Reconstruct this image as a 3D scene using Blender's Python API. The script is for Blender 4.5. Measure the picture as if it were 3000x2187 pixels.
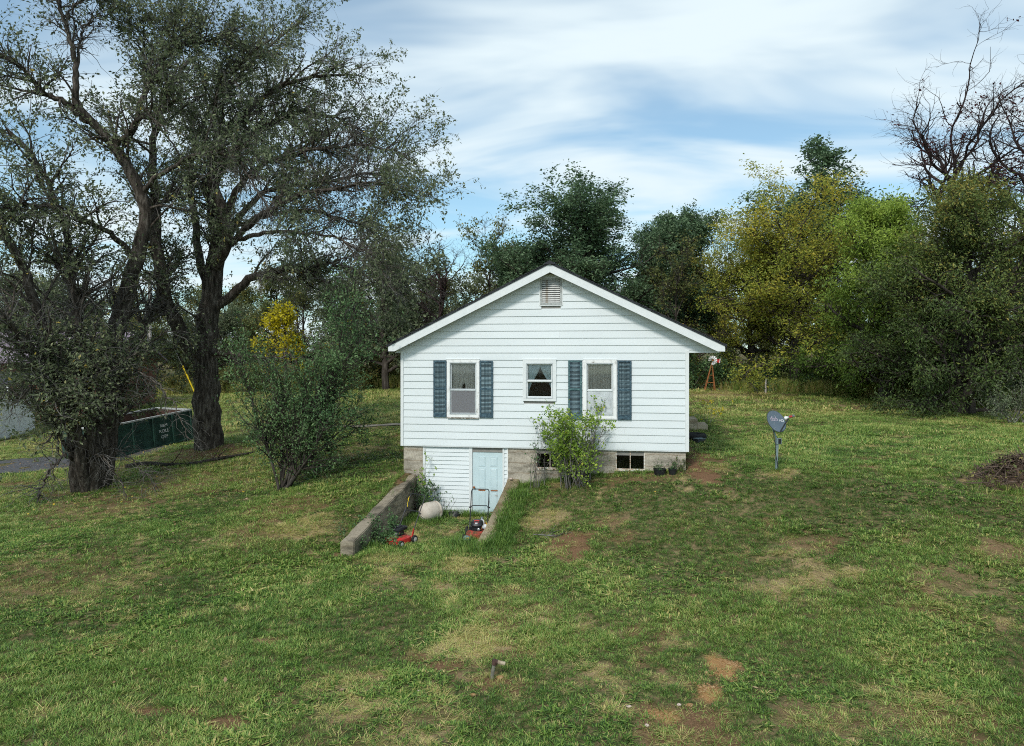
import bpy, bmesh, math, random
import numpy as np
from mathutils import Vector, Matrix

# ------------------------------------------------------------------ camera, sky, sun, exposure
scene = bpy.context.scene
for o in list(bpy.data.objects):
    bpy.data.objects.remove(o, do_unlink=True)
COL = scene.collection
F, HZ, CZ = 2100.0, 1036.0, 4.56          # focal length in photo pixels, horizon row, camera height (m)

cam_d = bpy.data.cameras.new('camera'); cam = bpy.data.objects.new('camera', cam_d); COL.objects.link(cam)
cam_d.sensor_width = 36; cam_d.lens = F / 3000 * 36; cam_d.shift_y = -57.5 / 3000
cam_d.clip_start = 0.1; cam_d.clip_end = 3000
cam.location = (0, 0, CZ); cam.rotation_euler = (math.pi / 2, 0, 0)
scene.camera = cam

SUN_EL, SUN_AZ = math.radians(43), math.radians(203)      # azimuth clockwise from +Y: behind the camera, to its left
world = bpy.data.worlds.new('World'); scene.world = world; world.use_nodes = True
wn = world.node_tree; wn.nodes.clear()
def wnode(t, **kw):
    n = wn.nodes.new(t)
    for k, v in kw.items(): setattr(n, k, v)
    return n
sky = wnode('ShaderNodeTexSky'); sky.sky_type = 'NISHITA'; sky.sun_disc = False
sky.sun_elevation = SUN_EL; sky.sun_rotation = SUN_AZ; sky.air_density = 1.0; sky.dust_density = 0.6; sky.ozone_density = 1.0
bg_s = wnode('ShaderNodeBackground'); bg_s.inputs[1].default_value = 0.085
bg_c = wnode('ShaderNodeBackground'); bg_c.inputs[0].default_value = (0.82, 0.945, 1.0, 1); bg_c.inputs[1].default_value = 0.57
mix = wnode('ShaderNodeMixShader'); out = wnode('ShaderNodeOutputWorld')
tc = wnode('ShaderNodeTexCoord'); sep = wnode('ShaderNodeSeparateXYZ')
wn.links.new(tc.outputs['Generated'], sep.inputs[0])
def wmath(op, a, b=None):
    n = wnode('ShaderNodeMath'); n.operation = op
    for i, v in enumerate((a, b)):
        if v is None: continue
        if isinstance(v, (int, float)): n.inputs[i].default_value = v
        else: wn.links.new(v, n.inputs[i])
    return n.outputs[0]
zc = wmath('MAXIMUM', wmath('ADD', sep.outputs[2], 0.16), 0.05)     # a flat cloud deck seen in perspective
comb = wnode('ShaderNodeCombineXYZ')
wn.links.new(wmath('DIVIDE', sep.outputs[0], zc), comb.inputs[0]); wn.links.new(wmath('DIVIDE', sep.outputs[1], zc), comb.inputs[1])
nz = wnode('ShaderNodeTexNoise'); nz.inputs['Scale'].default_value = 1.25; nz.inputs['Detail'].default_value = 4.5; nz.inputs['Roughness'].default_value = 0.48; nz.inputs['Distortion'].default_value = 0.7
mp = wnode('ShaderNodeMapping'); mp.inputs['Location'].default_value = (3.3, 1.4, 0.0); mp.inputs['Rotation'].default_value = (0, 0, math.radians(24)); mp.inputs['Scale'].default_value = (0.75, 1.5, 1)
wn.links.new(comb.outputs[0], mp.inputs[0]); wn.links.new(mp.outputs[0], nz.inputs[0])
mr = wnode('ShaderNodeMapRange'); mr.interpolation_type = 'SMOOTHSTEP'
mr.inputs[1].default_value = 0.36; mr.inputs[2].default_value = 0.66; mr.inputs[3].default_value = 0.20; mr.inputs[4].default_value = 1.0
wn.links.new(nz.outputs['Fac'], mr.inputs[0])
tn = wnode('ShaderNodeMix'); tn.data_type = 'RGBA'; tn.blend_type = 'MULTIPLY'; tn.inputs[0].default_value = 1; tn.inputs[7].default_value = (.70, .98, 1.0, 1)
wn.links.new(sky.outputs[0], tn.inputs[6]); wn.links.new(tn.outputs[2], bg_s.inputs[0])
wn.links.new(mr.outputs[0], mix.inputs[0]); wn.links.new(bg_s.outputs[0], mix.inputs[1]); wn.links.new(bg_c.outputs[0], mix.inputs[2])
wn.links.new(mix.outputs[0], out.inputs[0])

sun_d = bpy.data.lights.new('sun', 'SUN'); sun = bpy.data.objects.new('sun', sun_d); COL.objects.link(sun)
sun_d.energy = 1.5; sun_d.angle = math.radians(10); sun_d.color = (1.0, 0.96, 0.90)
sdir = Vector((math.sin(SUN_AZ) * math.cos(SUN_EL), math.cos(SUN_AZ) * math.cos(SUN_EL), math.sin(SUN_EL)))
sun.rotation_euler = (-sdir).to_track_quat('-Z', 'Y').to_euler(); sun.location = sdir * 60

vs = scene.view_settings
scene.display_settings.display_device = 'sRGB'
vs.view_transform = 'Standard'; vs.look = 'None'; vs.exposure = 0.84; vs.gamma = 1; vs.use_curve_mapping = False
scene.render.engine = 'CYCLES'
scene.cycles.max_bounces = 3; scene.cycles.transparent_max_bounces = 6
scene.cycles.use_denoising = False; scene.cycles.filter_width = 1.05; scene.cycles.use_adaptive_sampling = True; scene.cycles.adaptive_threshold = 0.016
scene.cycles.diffuse_bounces = 3; scene.cycles.glossy_bounces = 2; scene.cycles.transmission_bounces = 3

# ------------------------------------------------------------------ helpers: numbers
def P(px, py, D):
    return np.array([(px - 1500) / F * D, D, CZ - (py - HZ) / F * D])
def nrm(a):
    return a / np.maximum(np.linalg.norm(a, axis=-1, keepdims=True), 1e-9)
def vnoise(x, y, seed=0):
    x = np.asarray(x, float); y = np.asarray(y, float)
    xi = np.floor(x).astype(np.int64); yi = np.floor(y).astype(np.int64)
    fx = x - xi; fy = y - yi; fx = fx * fx * (3 - 2 * fx); fy = fy * fy * (3 - 2 * fy)
    def h(i, j):
        v = (i * 374761393 + j * 668265263 + seed * 974634777) & 0xffffffff
        v = ((v ^ (v >> 13)) * 1274126177) & 0xffffffff
        return ((v ^ (v >> 16)) & 0xffff) / 65535.0
    a = h(xi, yi); b = h(xi + 1, yi); c = h(xi, yi + 1); d = h(xi + 1, yi + 1)
    return (a * (1 - fx) + b * fx) * (1 - fy) + (c * (1 - fx) + d * fx) * fy
def fbm(x, y, seed=0, oct=4):
    s = 0; a = 0.5; t = 0
    for i in range(oct):
        s = s + a * vnoise(x * 2 ** i + 13.1 * i, y * 2 ** i + 7.7 * i, seed + i); t += a; a *= 0.55
    return s / t

# ------------------------------------------------------------------ helpers: materials
def new_mat(name):
    m = bpy.data.materials.new(name); m.use_nodes = True
    nt = m.node_tree; b = nt.nodes['Principled BSDF']
    return m, nt, b
def node(nt, t, **kw):
    n = nt.nodes.new(t)
    for k, v in kw.items(): setattr(n, k, v)
    return n
def ramp(nt, stops, fac=None):
    r = node(nt, 'ShaderNodeValToRGB'); e = r.color_ramp.elements
    while len(e) > 1: e.remove(e[-1])
    e[0].position = stops[0][0]; e[0].color = (*stops[0][1], 1)
    for p, c in stops[1:]:
        k = e.new(p); k.color = (*c, 1)
    if fac is not None: nt.links.new(fac, r.inputs[0])
    return r
def noise(nt, scale, detail=4, rough=0.6, coord='Object', mscale=(1, 1, 1), dist=0.0):
    t = node(nt, 'ShaderNodeTexCoord'); m = node(nt, 'ShaderNodeMapping'); m.inputs['Scale'].default_value = mscale
    n = node(nt, 'ShaderNodeTexNoise'); n.inputs['Scale'].default_value = scale; n.inputs['Detail'].default_value = detail
    n.inputs['Roughness'].default_value = rough; n.inputs['Distortion'].default_value = dist
    nt.links.new(t.outputs[coord], m.inputs[0]); nt.links.new(m.outputs[0], n.inputs[0])
    return n.outputs['Fac']
def pm(name, stops, scale=5, rough=0.7, bump=0.0, bscale=None, detail=5, mscale=(1, 1, 1), metallic=0.0, spec=0.4, dist=0.0, objvar=0.0):
    """noise-driven colour ramp, optional bump"""
    m, nt, b = new_mat(name)
    f = noise(nt, scale, detail, 0.62, mscale=mscale, dist=dist)
    r = ramp(nt, stops, f); col = r.outputs[0]
    if objvar:
        oi = node(nt, 'ShaderNodeObjectInfo'); hs = node(nt, 'ShaderNodeHueSaturation')
        mr_ = node(nt, 'ShaderNodeMapRange'); mr_.inputs[3].default_value = 1 - objvar; mr_.inputs[4].default_value = 1 + objvar
        nt.links.new(oi.outputs['Random'], mr_.inputs[0]); nt.links.new(mr_.outputs[0], hs.inputs['Value']); nt.links.new(col, hs.inputs['Color']); col = hs.outputs[0]
    nt.links.new(col, b.inputs['Base Color'])
    b.inputs['Roughness'].default_value = rough; b.inputs['Metallic'].default_value = metallic; b.inputs['Specular IOR Level'].default_value = spec
    if bump:
        f2 = noise(nt, bscale or scale * 3, 6, 0.65, mscale=mscale)
        bm_ = node(nt, 'ShaderNodeBump'); bm_.inputs['Strength'].default_value = bump; bm_.inputs['Distance'].default_value = 0.02
        nt.links.new(f2, bm_.inputs['Height']); nt.links.new(bm_.outputs[0], b.inputs['Normal'])
    return m
def leaf_mat(name, stops, trans=0.35, rough=0.55, kind='GEOMETRY', blade=False):
    m, nt, b = new_mat(name)
    a = node(nt, 'ShaderNodeAttribute', attribute_name='tint'); a.attribute_type = kind
    fac = a.outputs['Fac']
    if blade:
        a2 = node(nt, 'ShaderNodeAttribute', attribute_name='bv'); ad = node(nt, 'ShaderNodeMath', operation='ADD'); ad.use_clamp = True; nt.links.new(fac, ad.inputs[0]); nt.links.new(a2.outputs['Fac'], ad.inputs[1]); fac = ad.outputs[0]
    r = ramp(nt, stops, fac)
    nt.links.new(r.outputs[0], b.inputs['Base Color']); b.inputs['Roughness'].default_value = rough; b.inputs['Specular IOR Level'].default_value = 0.3
    tr = node(nt, 'ShaderNodeBsdfTranslucent'); nt.links.new(r.outputs[0], tr.inputs[0])
    mx = node(nt, 'ShaderNodeMixShader'); mx.inputs[0].default_value = trans
    o = nt.nodes['Material Output']
    nt.links.new(b.outputs[0], mx.inputs[1]); nt.links.new(tr.outputs[0], mx.inputs[2]); nt.links.new(mx.outputs[0], o.inputs[0])
    return m
def glass_mat(name, tint=(0.92, 0.95, 0.95), rough=0.03):
    m, nt, b = new_mat(name); nt.nodes.remove(b)
    tr = node(nt, 'ShaderNodeBsdfTransparent'); tr.inputs[0].default_value = (*tint, 1)
    gl = node(nt, 'ShaderNodeBsdfGlossy'); gl.inputs['Roughness'].default_value = rough
    fr = node(nt, 'ShaderNodeFresnel'); fr.inputs[0].default_value = 1.5
    mx = node(nt, 'ShaderNodeMixShader'); o = nt.nodes['Material Output']
    nt.links.new(fr.outputs[0], mx.inputs[0]); nt.links.new(tr.outputs[0], mx.inputs[1]); nt.links.new(gl.outputs[0], mx.inputs[2]); nt.links.new(mx.outputs[0], o.inputs[0])
    return m
def veil_mat(name, col, op, nscale=0):
    m, nt, b = new_mat(name)
    b.inputs['Base Color'].default_value = (*col, 1); b.inputs['Roughness'].default_value = 0.9
    tr = node(nt, 'ShaderNodeBsdfTransparent'); mx = node(nt, 'ShaderNodeMixShader'); mx.inputs[0].default_value = op
    if nscale:
        f = noise(nt, nscale, 4); r = ramp(nt, [(0.3, (op * .6,) * 3), (0.7, (min(1, op * 1.3),) * 3)], f); nt.links.new(r.outputs[0], mx.inputs[0])
    o = nt.nodes['Material Output']
    nt.links.new(tr.outputs[0], mx.inputs[1]); nt.links.new(b.outputs[0], mx.inputs[2]); nt.links.new(mx.outputs[0], o.inputs[0])
    return m

M = {}
M['siding'] = pm('white_siding', [(0.25, (.63, .675, .685)), (0.6, (.70, .74, .75)), (1, (.73, .765, .775))], 0.9, 0.45, 0.05, 30, mscale=(.35, 1, 1.2), objvar=0.02)
M['trim'] = pm('white_trim_paint', [(0.3, (.67, .70, .70)), (0.7, (.75, .77, .77))], 6, 0.5, 0.06, 40)
M['oldtrim'] = pm('peeling_white_paint', [(0.30, (.30, .28, .25)), (0.36, (.62, .62, .60)), (0.46, (.80, .81, .80)), (1, (.85, .86, .85))], 9, 0.65, 0.2, 40, mscale=(1, 1, .6))
M['rot'] = pm('rotten_sill_wood', [(0.35, (.10, .075, .055)), (0.5, (.25, .20, .15)), (0.58, (.72, .72, .70))], 22, 0.85, 0.4, 60, mscale=(.5, 1, 2))
M['sash'] = pm('grey_sash_paint', [(0.3, (.42, .46, .47)), (0.7, (.62, .65, .66))], 12, 0.55, 0.1)
M['shutter'] = pm('peeling_blue_paint', [(0.28, (.010, .018, .022)), (0.44, (.030, .062, .085)), (0.58, (.060, .115, .15)), (0.70, (.10, .17, .20)), (0.80, (.40, .47, .48))], 16, 0.65, 0.3, 60, detail=6, mscale=(.8, 1, 1.5), dist=.6)
M['shutter2'] = pm('peeling_teal_paint', [(0.26, (.012, .020, .022)), (0.40, (.035, .080, .095)), (0.56, (.075, .16, .17)), (0.66, (.17, .29, .28)), (0.76, (.50, .56, .54))], 19, 0.65, 0.3, 60, detail=6, mscale=(.8, 1, 1.5), dist=.6)
M['slat'] = pm('weathered_slat_paint', [(0.30, (.015, .028, .034)), (0.44, (.045, .085, .105)), (0.58, (.15, .22, .24)), (0.72, (.42, .48, .48))], 21, 0.7, 0.2, 60, mscale=(.6, 1, 3), dist=.5, objvar=.35)
M['ventslat'] = pm('weathered_vent_paint', [(0.25, (.30, .24, .17)), (0.45, (.52, .52, .50)), (0.75, (.70, .70, .68))], 7, 0.7, 0.1, 40, objvar=.1)
M['ventframe'] = pm('weathered_vent_frame', [(0.3, (.24, .25, .24)), (0.6, (.46, .48, .47))], 14, 0.8, 0.3)
M['roof'] = pm('dark_shingle', [(0.3, (.018, .02, .024)), (0.7, (.05, .053, .06))], 30, 0.9, 0.5, 90)
M['soffit'] = pm('soffit_panel_paint', [(0.3, (.50, .52, .48)), (0.7, (.66, .68, .64))], 3, 0.6)
M['door'] = pm('pale_blue_door_paint', [(0.3, (.50, .62, .65)), (0.7, (.58, .70, .73))], 2.5, 0.4, 0.03, 50)
M['rust'] = pm('orange_rust', [(0.3, (.14, .05, .02)), (0.7, (.42, .16, .05))], 30, 0.9, 0.3)
M['rustpaint'] = pm('rusting_white_steel', [(0.34, (.25, .11, .05)), (0.46, (.50, .40, .30)), (0.6, (.72, .71, .67))], 18, 0.7, 0.2)
M['darkmetal'] = pm('black_metal', [(0.3, (.010, .011, .013)), (0.7, (.030, .032, .036))], 12, 0.5, 0.05, spec=.35)
M['blackplastic'] = pm('black_plastic', [(0.3, (.008, .008, .010)), (0.7, (.022, .023, .026))], 9, 0.45)
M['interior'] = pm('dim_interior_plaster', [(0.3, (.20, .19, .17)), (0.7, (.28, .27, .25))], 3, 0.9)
M['dark'] = pm('painted_shade', [(0.3, (.015, .015, .015)), (0.7, (.03, .03, .03))], 3, 0.9)  # near-black colour stands in for shade in hollows and the basement
M['glass'] = glass_mat('window_glass'); M['glass_dark'] = glass_mat('dark_green_glass', (.22, .28, .27), .08)  # second glass has a dark greenish tint
M['lace'] = veil_mat('brown_grey_lace', (.74, .66, .60), .86, 0)
M['lace_blue'] = veil_mat('pale_voile', (.72, .82, .84), .75, 0)
M['curtain'] = pm('taupe_curtain', [(0.3, (.50, .44, .39)), (0.7, (.68, .61, .55))], 5, 0.95, mscale=(6, 1, .3))
M['screen'] = veil_mat('insect_screen', (.34, .34, .36), .34, 0)
M['sheet'] = veil_mat('cloudy_plastic_sheet', (.72, .76, .78), .62, 9)
def concrete(name, base, stain, rust):
    m, nt, b = new_mat(name)
    f1 = noise(nt, 2.2, 6, .65, mscale=(.7, .7, 2.4)); f2 = noise(nt, 22, 6, .7)
    r1 = ramp(nt, [(0.30, stain), (0.44, tuple(.55 * s + .45 * c for s, c in zip(stain, base))), (0.55, base), (0.72, tuple(min(1, c * 1.18) for c in base))], f1)
    r2 = ramp(nt, [(0.30, (.62, .60, .56)), (0.55, (1, 1, 1))], f2)
    mx = node(nt, 'ShaderNodeMix', data_type='RGBA', blend_type='MULTIPLY'); mx.inputs[0].default_value = 1
    nt.links.new(r1.outputs[0], mx.inputs[6]); nt.links.new(r2.outputs[0], mx.inputs[7])
    w = node(nt, 'ShaderNodeTexWave'); w.wave_type = 'BANDS'; w.bands_direction = 'Z'; w.inputs['Scale'].default_value = 1.05; w.inputs['Distortion'].default_value = 2.2; w.inputs['Detail'].default_value = 4; w.inputs['Detail Scale'].default_value = 3.5
    t = node(nt, 'ShaderNodeTexCoord'); nt.links.new(t.outputs['Object'], w.inputs[0])
    rw = ramp(nt, [(0.0, rust), (0.06, (1, 1, 1)), (1, (1, 1, 1))], w.outputs['Fac'])
    mx2 = node(nt, 'ShaderNodeMix', data_type='RGBA', blend_type='MULTIPLY'); mx2.inputs[0].default_value = 0.45
    nt.links.new(mx.outputs[2], mx2.inputs[6]); nt.links.new(rw.outputs[0], mx2.inputs[7])
    nt.links.new(mx2.outputs[2], b.inputs['Base Color']); b.inputs['Roughness'].default_value = .92; b.inputs['Specular IOR Level'].default_value = .2
    f3 = noise(nt, 26, 8, .72); bp = node(nt, 'ShaderNodeBump'); bp.inputs['Strength'].default_value = .6; bp.inputs['Distance'].default_value = .02
    nt.links.new(f3, bp.inputs['Height']); nt.links.new(bp.outputs[0], b.inputs['Normal'])
    return m
M['foundation'] = concrete('weathered_board_formed_concrete', (.46, .415, .345), (.23, .205, .165), (.50, .36, .24))
M['wallconc'] = concrete('stained_wall_concrete', (.30, .255, .19), (.07, .062, .047), (.75, .68, .6))
M['wallconc2'] = concrete('mossy_wall_concrete', (.34, .28, .19), (.16, .12, .06), (.8, .72, .6))
M['stepconc'] = concrete('brown_step_concrete', (.50, .42, .31), (.26, .20, .13), (.8, .7, .6))

# ------------------------------------------------------------------ helpers: objects and meshes
def prop(o, label=None, cat=None, group=None, kind=None):
    if label: o['label'] = label
    if cat: o['category'] = cat
    if group: o['group'] = group
    if kind: o['kind'] = kind
    return o
def empty(name, loc=(0, 0, 0), rz=0.0, label=None, cat=None, group=None):
    o = bpy.data.objects.new(name, None); o.empty_display_size = .2; COL.objects.link(o)
    o.location = loc; o.rotation_euler = (0, 0, rz)
    return prop(o, label, cat, group)
def add(name, me, mat=None, parent=None):
    o = bpy.data.objects.new(name, me); COL.objects.link(o)
    if mat is not None and len(me.materials) == 0: me.materials.append(mat)
    if parent is not None: o.parent = parent
    return o
def np_mesh(name, V, quads=None, tris=None, smooth=False, attrs=None):
    me = bpy.data.meshes.new(name); V = np.asarray(V, np.float32)
    me.vertices.add(len(V)); me.vertices.foreach_set('co', V.ravel())
    ls = []; st = []; tot = []; off = 0
    for fs, k in ((quads, 4), (tris, 3)):
        if fs is None or len(fs) == 0: continue
        fs = np.asarray(fs, np.int32); ls.append(fs.ravel()); n = len(fs)
        st.append(off + np.arange(n) * k); tot.append(np.full(n, k)); off += n * k
    L = np.concatenate(ls).astype(np.int32); S = np.concatenate(st).astype(np.int32); T = np.concatenate(tot).astype(np.int32)
    me.loops.add(len(L)); me.loops.foreach_set('vertex_index', L)
    me.polygons.add(len(S)); me.polygons.foreach_set('loop_start', S); me.polygons.foreach_set('loop_total', T)
    me.polygons.foreach_set('use_smooth', np.full(len(S), smooth))
    if attrs:
        for k, a in attrs.items():
            at = me.attributes.new(k, 'FLOAT', 'POINT'); at.data.foreach_set('value', np.asarray(a, np.float32))
    me.update(calc_edges=True); me.validate()
    return me
class MB:
    def __init__(s): s.v = []; s.f = []
    def add(s, vs, fs):
        n = len(s.v); s.v += [tuple(map(float, v)) for v in vs]; s.f += [tuple(i + n for i in f) for f in fs]; return s
    def box(s, x0, x1, y0, y1, z0, z1):
        return s.add([(x0, y0, z0), (x1, y0, z0), (x1, y1, z0), (x0, y1, z0), (x0, y0, z1), (x1, y0, z1), (x1, y1, z1), (x0, y1, z1)],
                     [(0, 3, 2, 1), (4, 5, 6, 7), (0, 1, 5, 4), (1, 2, 6, 5), (2, 3, 7, 6), (3, 0, 4, 7)])
    def hexa(s, v8):
        return s.add(v8, [(0, 3, 2, 1), (4, 5, 6, 7), (0, 1, 5, 4), (1, 2, 6, 5), (2, 3, 7, 6), (3, 0, 4, 7)])
    def prism(s, poly, y0, y1):
        """polygon in x,z (counter-clockwise seen from -y) extruded along y"""
        n = len(poly); vs = [(x, y0, z) for x, z in poly] + [(x, y1, z) for x, z in poly]
        fs = [tuple(range(n)), tuple(range(2 * n - 1, n - 1, -1))] + [(i, i + n, (i + 1) % n + n, (i + 1) % n) for i in range(n)]
        return s.add(vs, fs)
    def tube(s, pts, r, n=8, cap=True):
        pts = [np.array(p, float) for p in pts]; k = len(pts)
        rr = r if hasattr(r, '__len__') else [r] * k
        vs = []
        t0 = nrm(pts[1] - pts[0]); ref = np.array([0, 0, 1.0]) if abs(t0[2]) < .9 else np.array([1.0, 0, 0])
        a = nrm(np.cross(t0, ref))
        for i in range(k):
            t = nrm(pts[min(i + 1, k - 1)] - pts[max(i - 1, 0)]); a = nrm(a - t * np.dot(a, t)); b = np.cross(t, a)
            for j in range(n):
                an = 2 * math.pi * j / n; vs.append(pts[i] + (a * math.cos(an) + b * math.sin(an)) * rr[i])
        fs = [(i * n + j, i * n + (j + 1) % n, (i + 1) * n + (j + 1) % n, (i + 1) * n + j) for i in range(k - 1) for j in range(n)]
        if cap: fs += [tuple(range(n - 1, -1, -1)), tuple((k - 1) * n + j for j in range(n))]
        return s.add(vs, fs)
    def lathe(s, prof, n=16, mat=None):
        """profile (r, z) spun about z; mat = 4x4 placing it"""
        vs = []; fs = []
        for r, z in prof:
            for j in range(n):
                an = 2 * math.pi * j / n; v = Vector((r * math.cos(an), r * math.sin(an), z)); vs.append(tuple(mat @ v) if mat else tuple(v))
        for i in range(len(prof) - 1):
            for j in range(n): fs.append((i * n + j, i * n + (j + 1) % n, (i + 1) * n + (j + 1) % n, (i + 1) * n + j))
        fs.append(tuple(range(n - 1, -1, -1))); fs.append(tuple((len(prof) - 1) * n + j for j in range(n)))
        return s.add(vs, fs)
    def mesh(s, name, smooth=False, bevel=0.0):
        me = bpy.data.meshes.new(name); me.from_pydata(s.v, [], s.f); me.validate()
        bm = bmesh.new(); bm.from_mesh(me); bmesh.ops.recalc_face_normals(bm, faces=bm.faces)
        if bevel: bmesh.ops.bevel(bm, geom=bm.edges[:], offset=bevel, segments=2, affect='EDGES', clamp_overlap=True)
        bm.to_mesh(me); bm.free()
        if smooth:
            for p in me.polygons: p.use_smooth = True
            me.set_sharp_from_angle(angle=math.radians(40))
        return me
    def build(s, name, mat, parent=None, smooth=False, bevel=0.0):
        return add(name, s.mesh(name, smooth, bevel), mat, parent)
def text_mesh(body, size, extrude=0.002, align='CENTER', spacing=1.0):
    c = bpy.data.curves.new('lettering', 'FONT'); c.body = body; c.size = size; c.extrude = extrude; c.align_x = align; c.space_line = spacing; c.resolution_u = 3
    o = bpy.data.objects.new('lettering', c); COL.objects.link(o)
    dg = bpy.context.evaluated_depsgraph_get(); me = bpy.data.meshes.new_from_object(o.evaluated_get(dg))
    bpy.data.objects.remove(o); bpy.data.curves.remove(c)
    return me

# ------------------------------------------------------------------ house frame: facade line, local x along it, local y into the house
AX, AY = -3.18, 20.6
ang = math.atan2(-1.3, 7.94); UX, UY = math.cos(ang), math.sin(ang); VX, VY = -UY, UX
def hx(px, off=0.0):
    k = (px - 1500) / F; ax = AX + off * VX; ay = AY + off * VY
    return (k * ay - ax) / (UX - k * UY)
def hz(px, py, off=0.0):
    D = AY + off * VY + hx(px, off) * UY
    return CZ - (py - HZ) * D / F
def h2w(lx, ly): return (AX + lx * UX + ly * VX, AY + lx * UY + ly * VY)
def w2h(x, y):
    dx = x - AX; dy = y - AY
    return dx * UX + dy * UY, dx * VX + dy * VY

# ------------------------------------------------------------------ terrain
CP = [(-3.4, 20.3, 1.08), (-3.75, 18, .60), (-4.3, 15.8, .08), (-2.5, 14.8, 0.0), (-1, 15.2, -.02), (-1, 12, -.06), (0, 9, -.12), (0, 4, -.2), (0, -20, -.9),
      (.45, 19.75, .92), (.3, 18.2, .5), (.0, 16.5, .10), (2, 19.4, 1.16), (4.8, 19.0, 1.36), (1.6, 16.2, .48), (4, 15, .55), (3, 12, .08), (6.84, 18.5, 1.54),
      (12, 20, 1.75), (11.6, 17.1, 1.6), (18.6, 30, 1.9), (13, 38, 2.15), (8, 45, 2.3), (20, 45, 2.5), (40, 40, 3), (12, 12, .6), (8, 9, .15), (14, 8, .4), (5, 9, -.05),
      (6.3, 27.5, 1.70), (5.6, 24, 1.50), (-2.2, 27, 1.45), (-6.6, 20.8, .6), (-13.6, 23, .2), (-11.4, 27, 1.0), (-12.5, 31, 1.0), (-17, 27.5, .35), (-20, 27, .2), (-23, 34, .5), (-32, 36, .4),
      (-5, 30, 1.5), (-4, 45, 1.9), (-10, 50, 2.0), (-22, 50, 1.6), (0, 60, 2.6), (-9, 16, .2), (-9, 12, .0), (-15, 15, .0), (-6, 9, -.1), (-14, 8, -.1), (-25, 18, -.2),
      (0, 130, 4), (100, 100, 5), (-100, 100, 2), (100, 0, 2), (-100, 0, -2), (0, -100, -3), (500, 600, 6), (-500, 600, 5), (500, -500, 0), (-500, -500, -3), (0, 600, 6)]
CP = np.array(CP)
def tps(r2): return np.where(r2 > 0, .5 * r2 * np.log(np.maximum(r2, 1e-12)), 0)
_s = 50.0
cx, cy = CP[:, 0] / _s, CP[:, 1] / _s; n_ = len(CP)
K_ = tps((cx[:, None] - cx) ** 2 + (cy[:, None] - cy) ** 2) + np.eye(n_) * 1e-5
Am = np.zeros((n_ + 3, n_ + 3)); Am[:n_, :n_] = K_; Am[:n_, n_] = 1; Am[:n_, n_ + 1] = cx; Am[:n_, n_ + 2] = cy; Am[n_:, :n_] = Am[:n_, n_:].T
W_ = np.linalg.solve(Am, np.concatenate([CP[:, 2], np.zeros(3)]))
def sst(a, b, x):
    t = np.clip((x - a) / (b - a), 0, 1); return t * t * (3 - 2 * t)
PIT_L0, PIT_L1 = .42, .62      # local x: left bound (inside left wall), right bound set by the right wall line
def rwall_in(ly):              # inner face of the right wall, local x at local y (negative = towards camera)
    return 3.10 + .045 * ly
def H(x, y):
    x = np.asarray(x, float); y = np.asarray(y, float); sh = np.broadcast(x, y).shape
    xf = np.broadcast_to(x, sh).ravel() / _s; yf = np.broadcast_to(y, sh).ravel() / _s
    z = np.empty(len(xf))
    for a in range(0, len(xf), 20000):
        b = a + 20000
        z[a:b] = tps((xf[a:b, None] - cx) ** 2 + (yf[a:b, None] - cy) ** 2) @ W_[:n_] + W_[n_] + W_[n_ + 1] * xf[a:b] + W_[n_ + 2] * yf[a:b]
    z = z.reshape(sh)
    X = np.broadcast_to(x, sh); Y = np.broadcast_to(y, sh)
    z = z + (fbm(X * .55, Y * .55, 3, 3) - .5) * .14 + (fbm(X * 2.2, Y * 2.2, 9, 3) - .5) * .05
    lx, ly = w2h(X, Y)
    w = sst(.30, .40, lx) * (1 - sst(rwall_in(ly) + .08, rwall_in(ly) + .20, lx)) * sst(-5.4, -3.2, ly) * (ly < 1.0)
    pit = .0 + (fbm(X * 2.2, Y * 2.2, 9, 3) - .5) * .04
    z = z * (1 - w) + pit * w
    inh = (lx > .05) & (lx < 8.0) & (ly > .12) & (ly < 9.9)
    return np.where(inh, np.minimum(z, -.35), z)
def hgt(x, y): return float(H(np.array([x]), np.array([y]))[0])
def gnd(px, py):
    """the point of the terrain seen at a photo pixel"""
    ds = np.linspace(6, 90, 3000); x = (px - 1500) / F * ds; z = CZ - (py - HZ) / F * ds
    below = np.nonzero(z < H(x, ds))[0]; d = ds[below[0]] if len(below) else 90
    return np.array([(px - 1500) / F * d, d, hgt((px - 1500) / F * d, d)])

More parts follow.
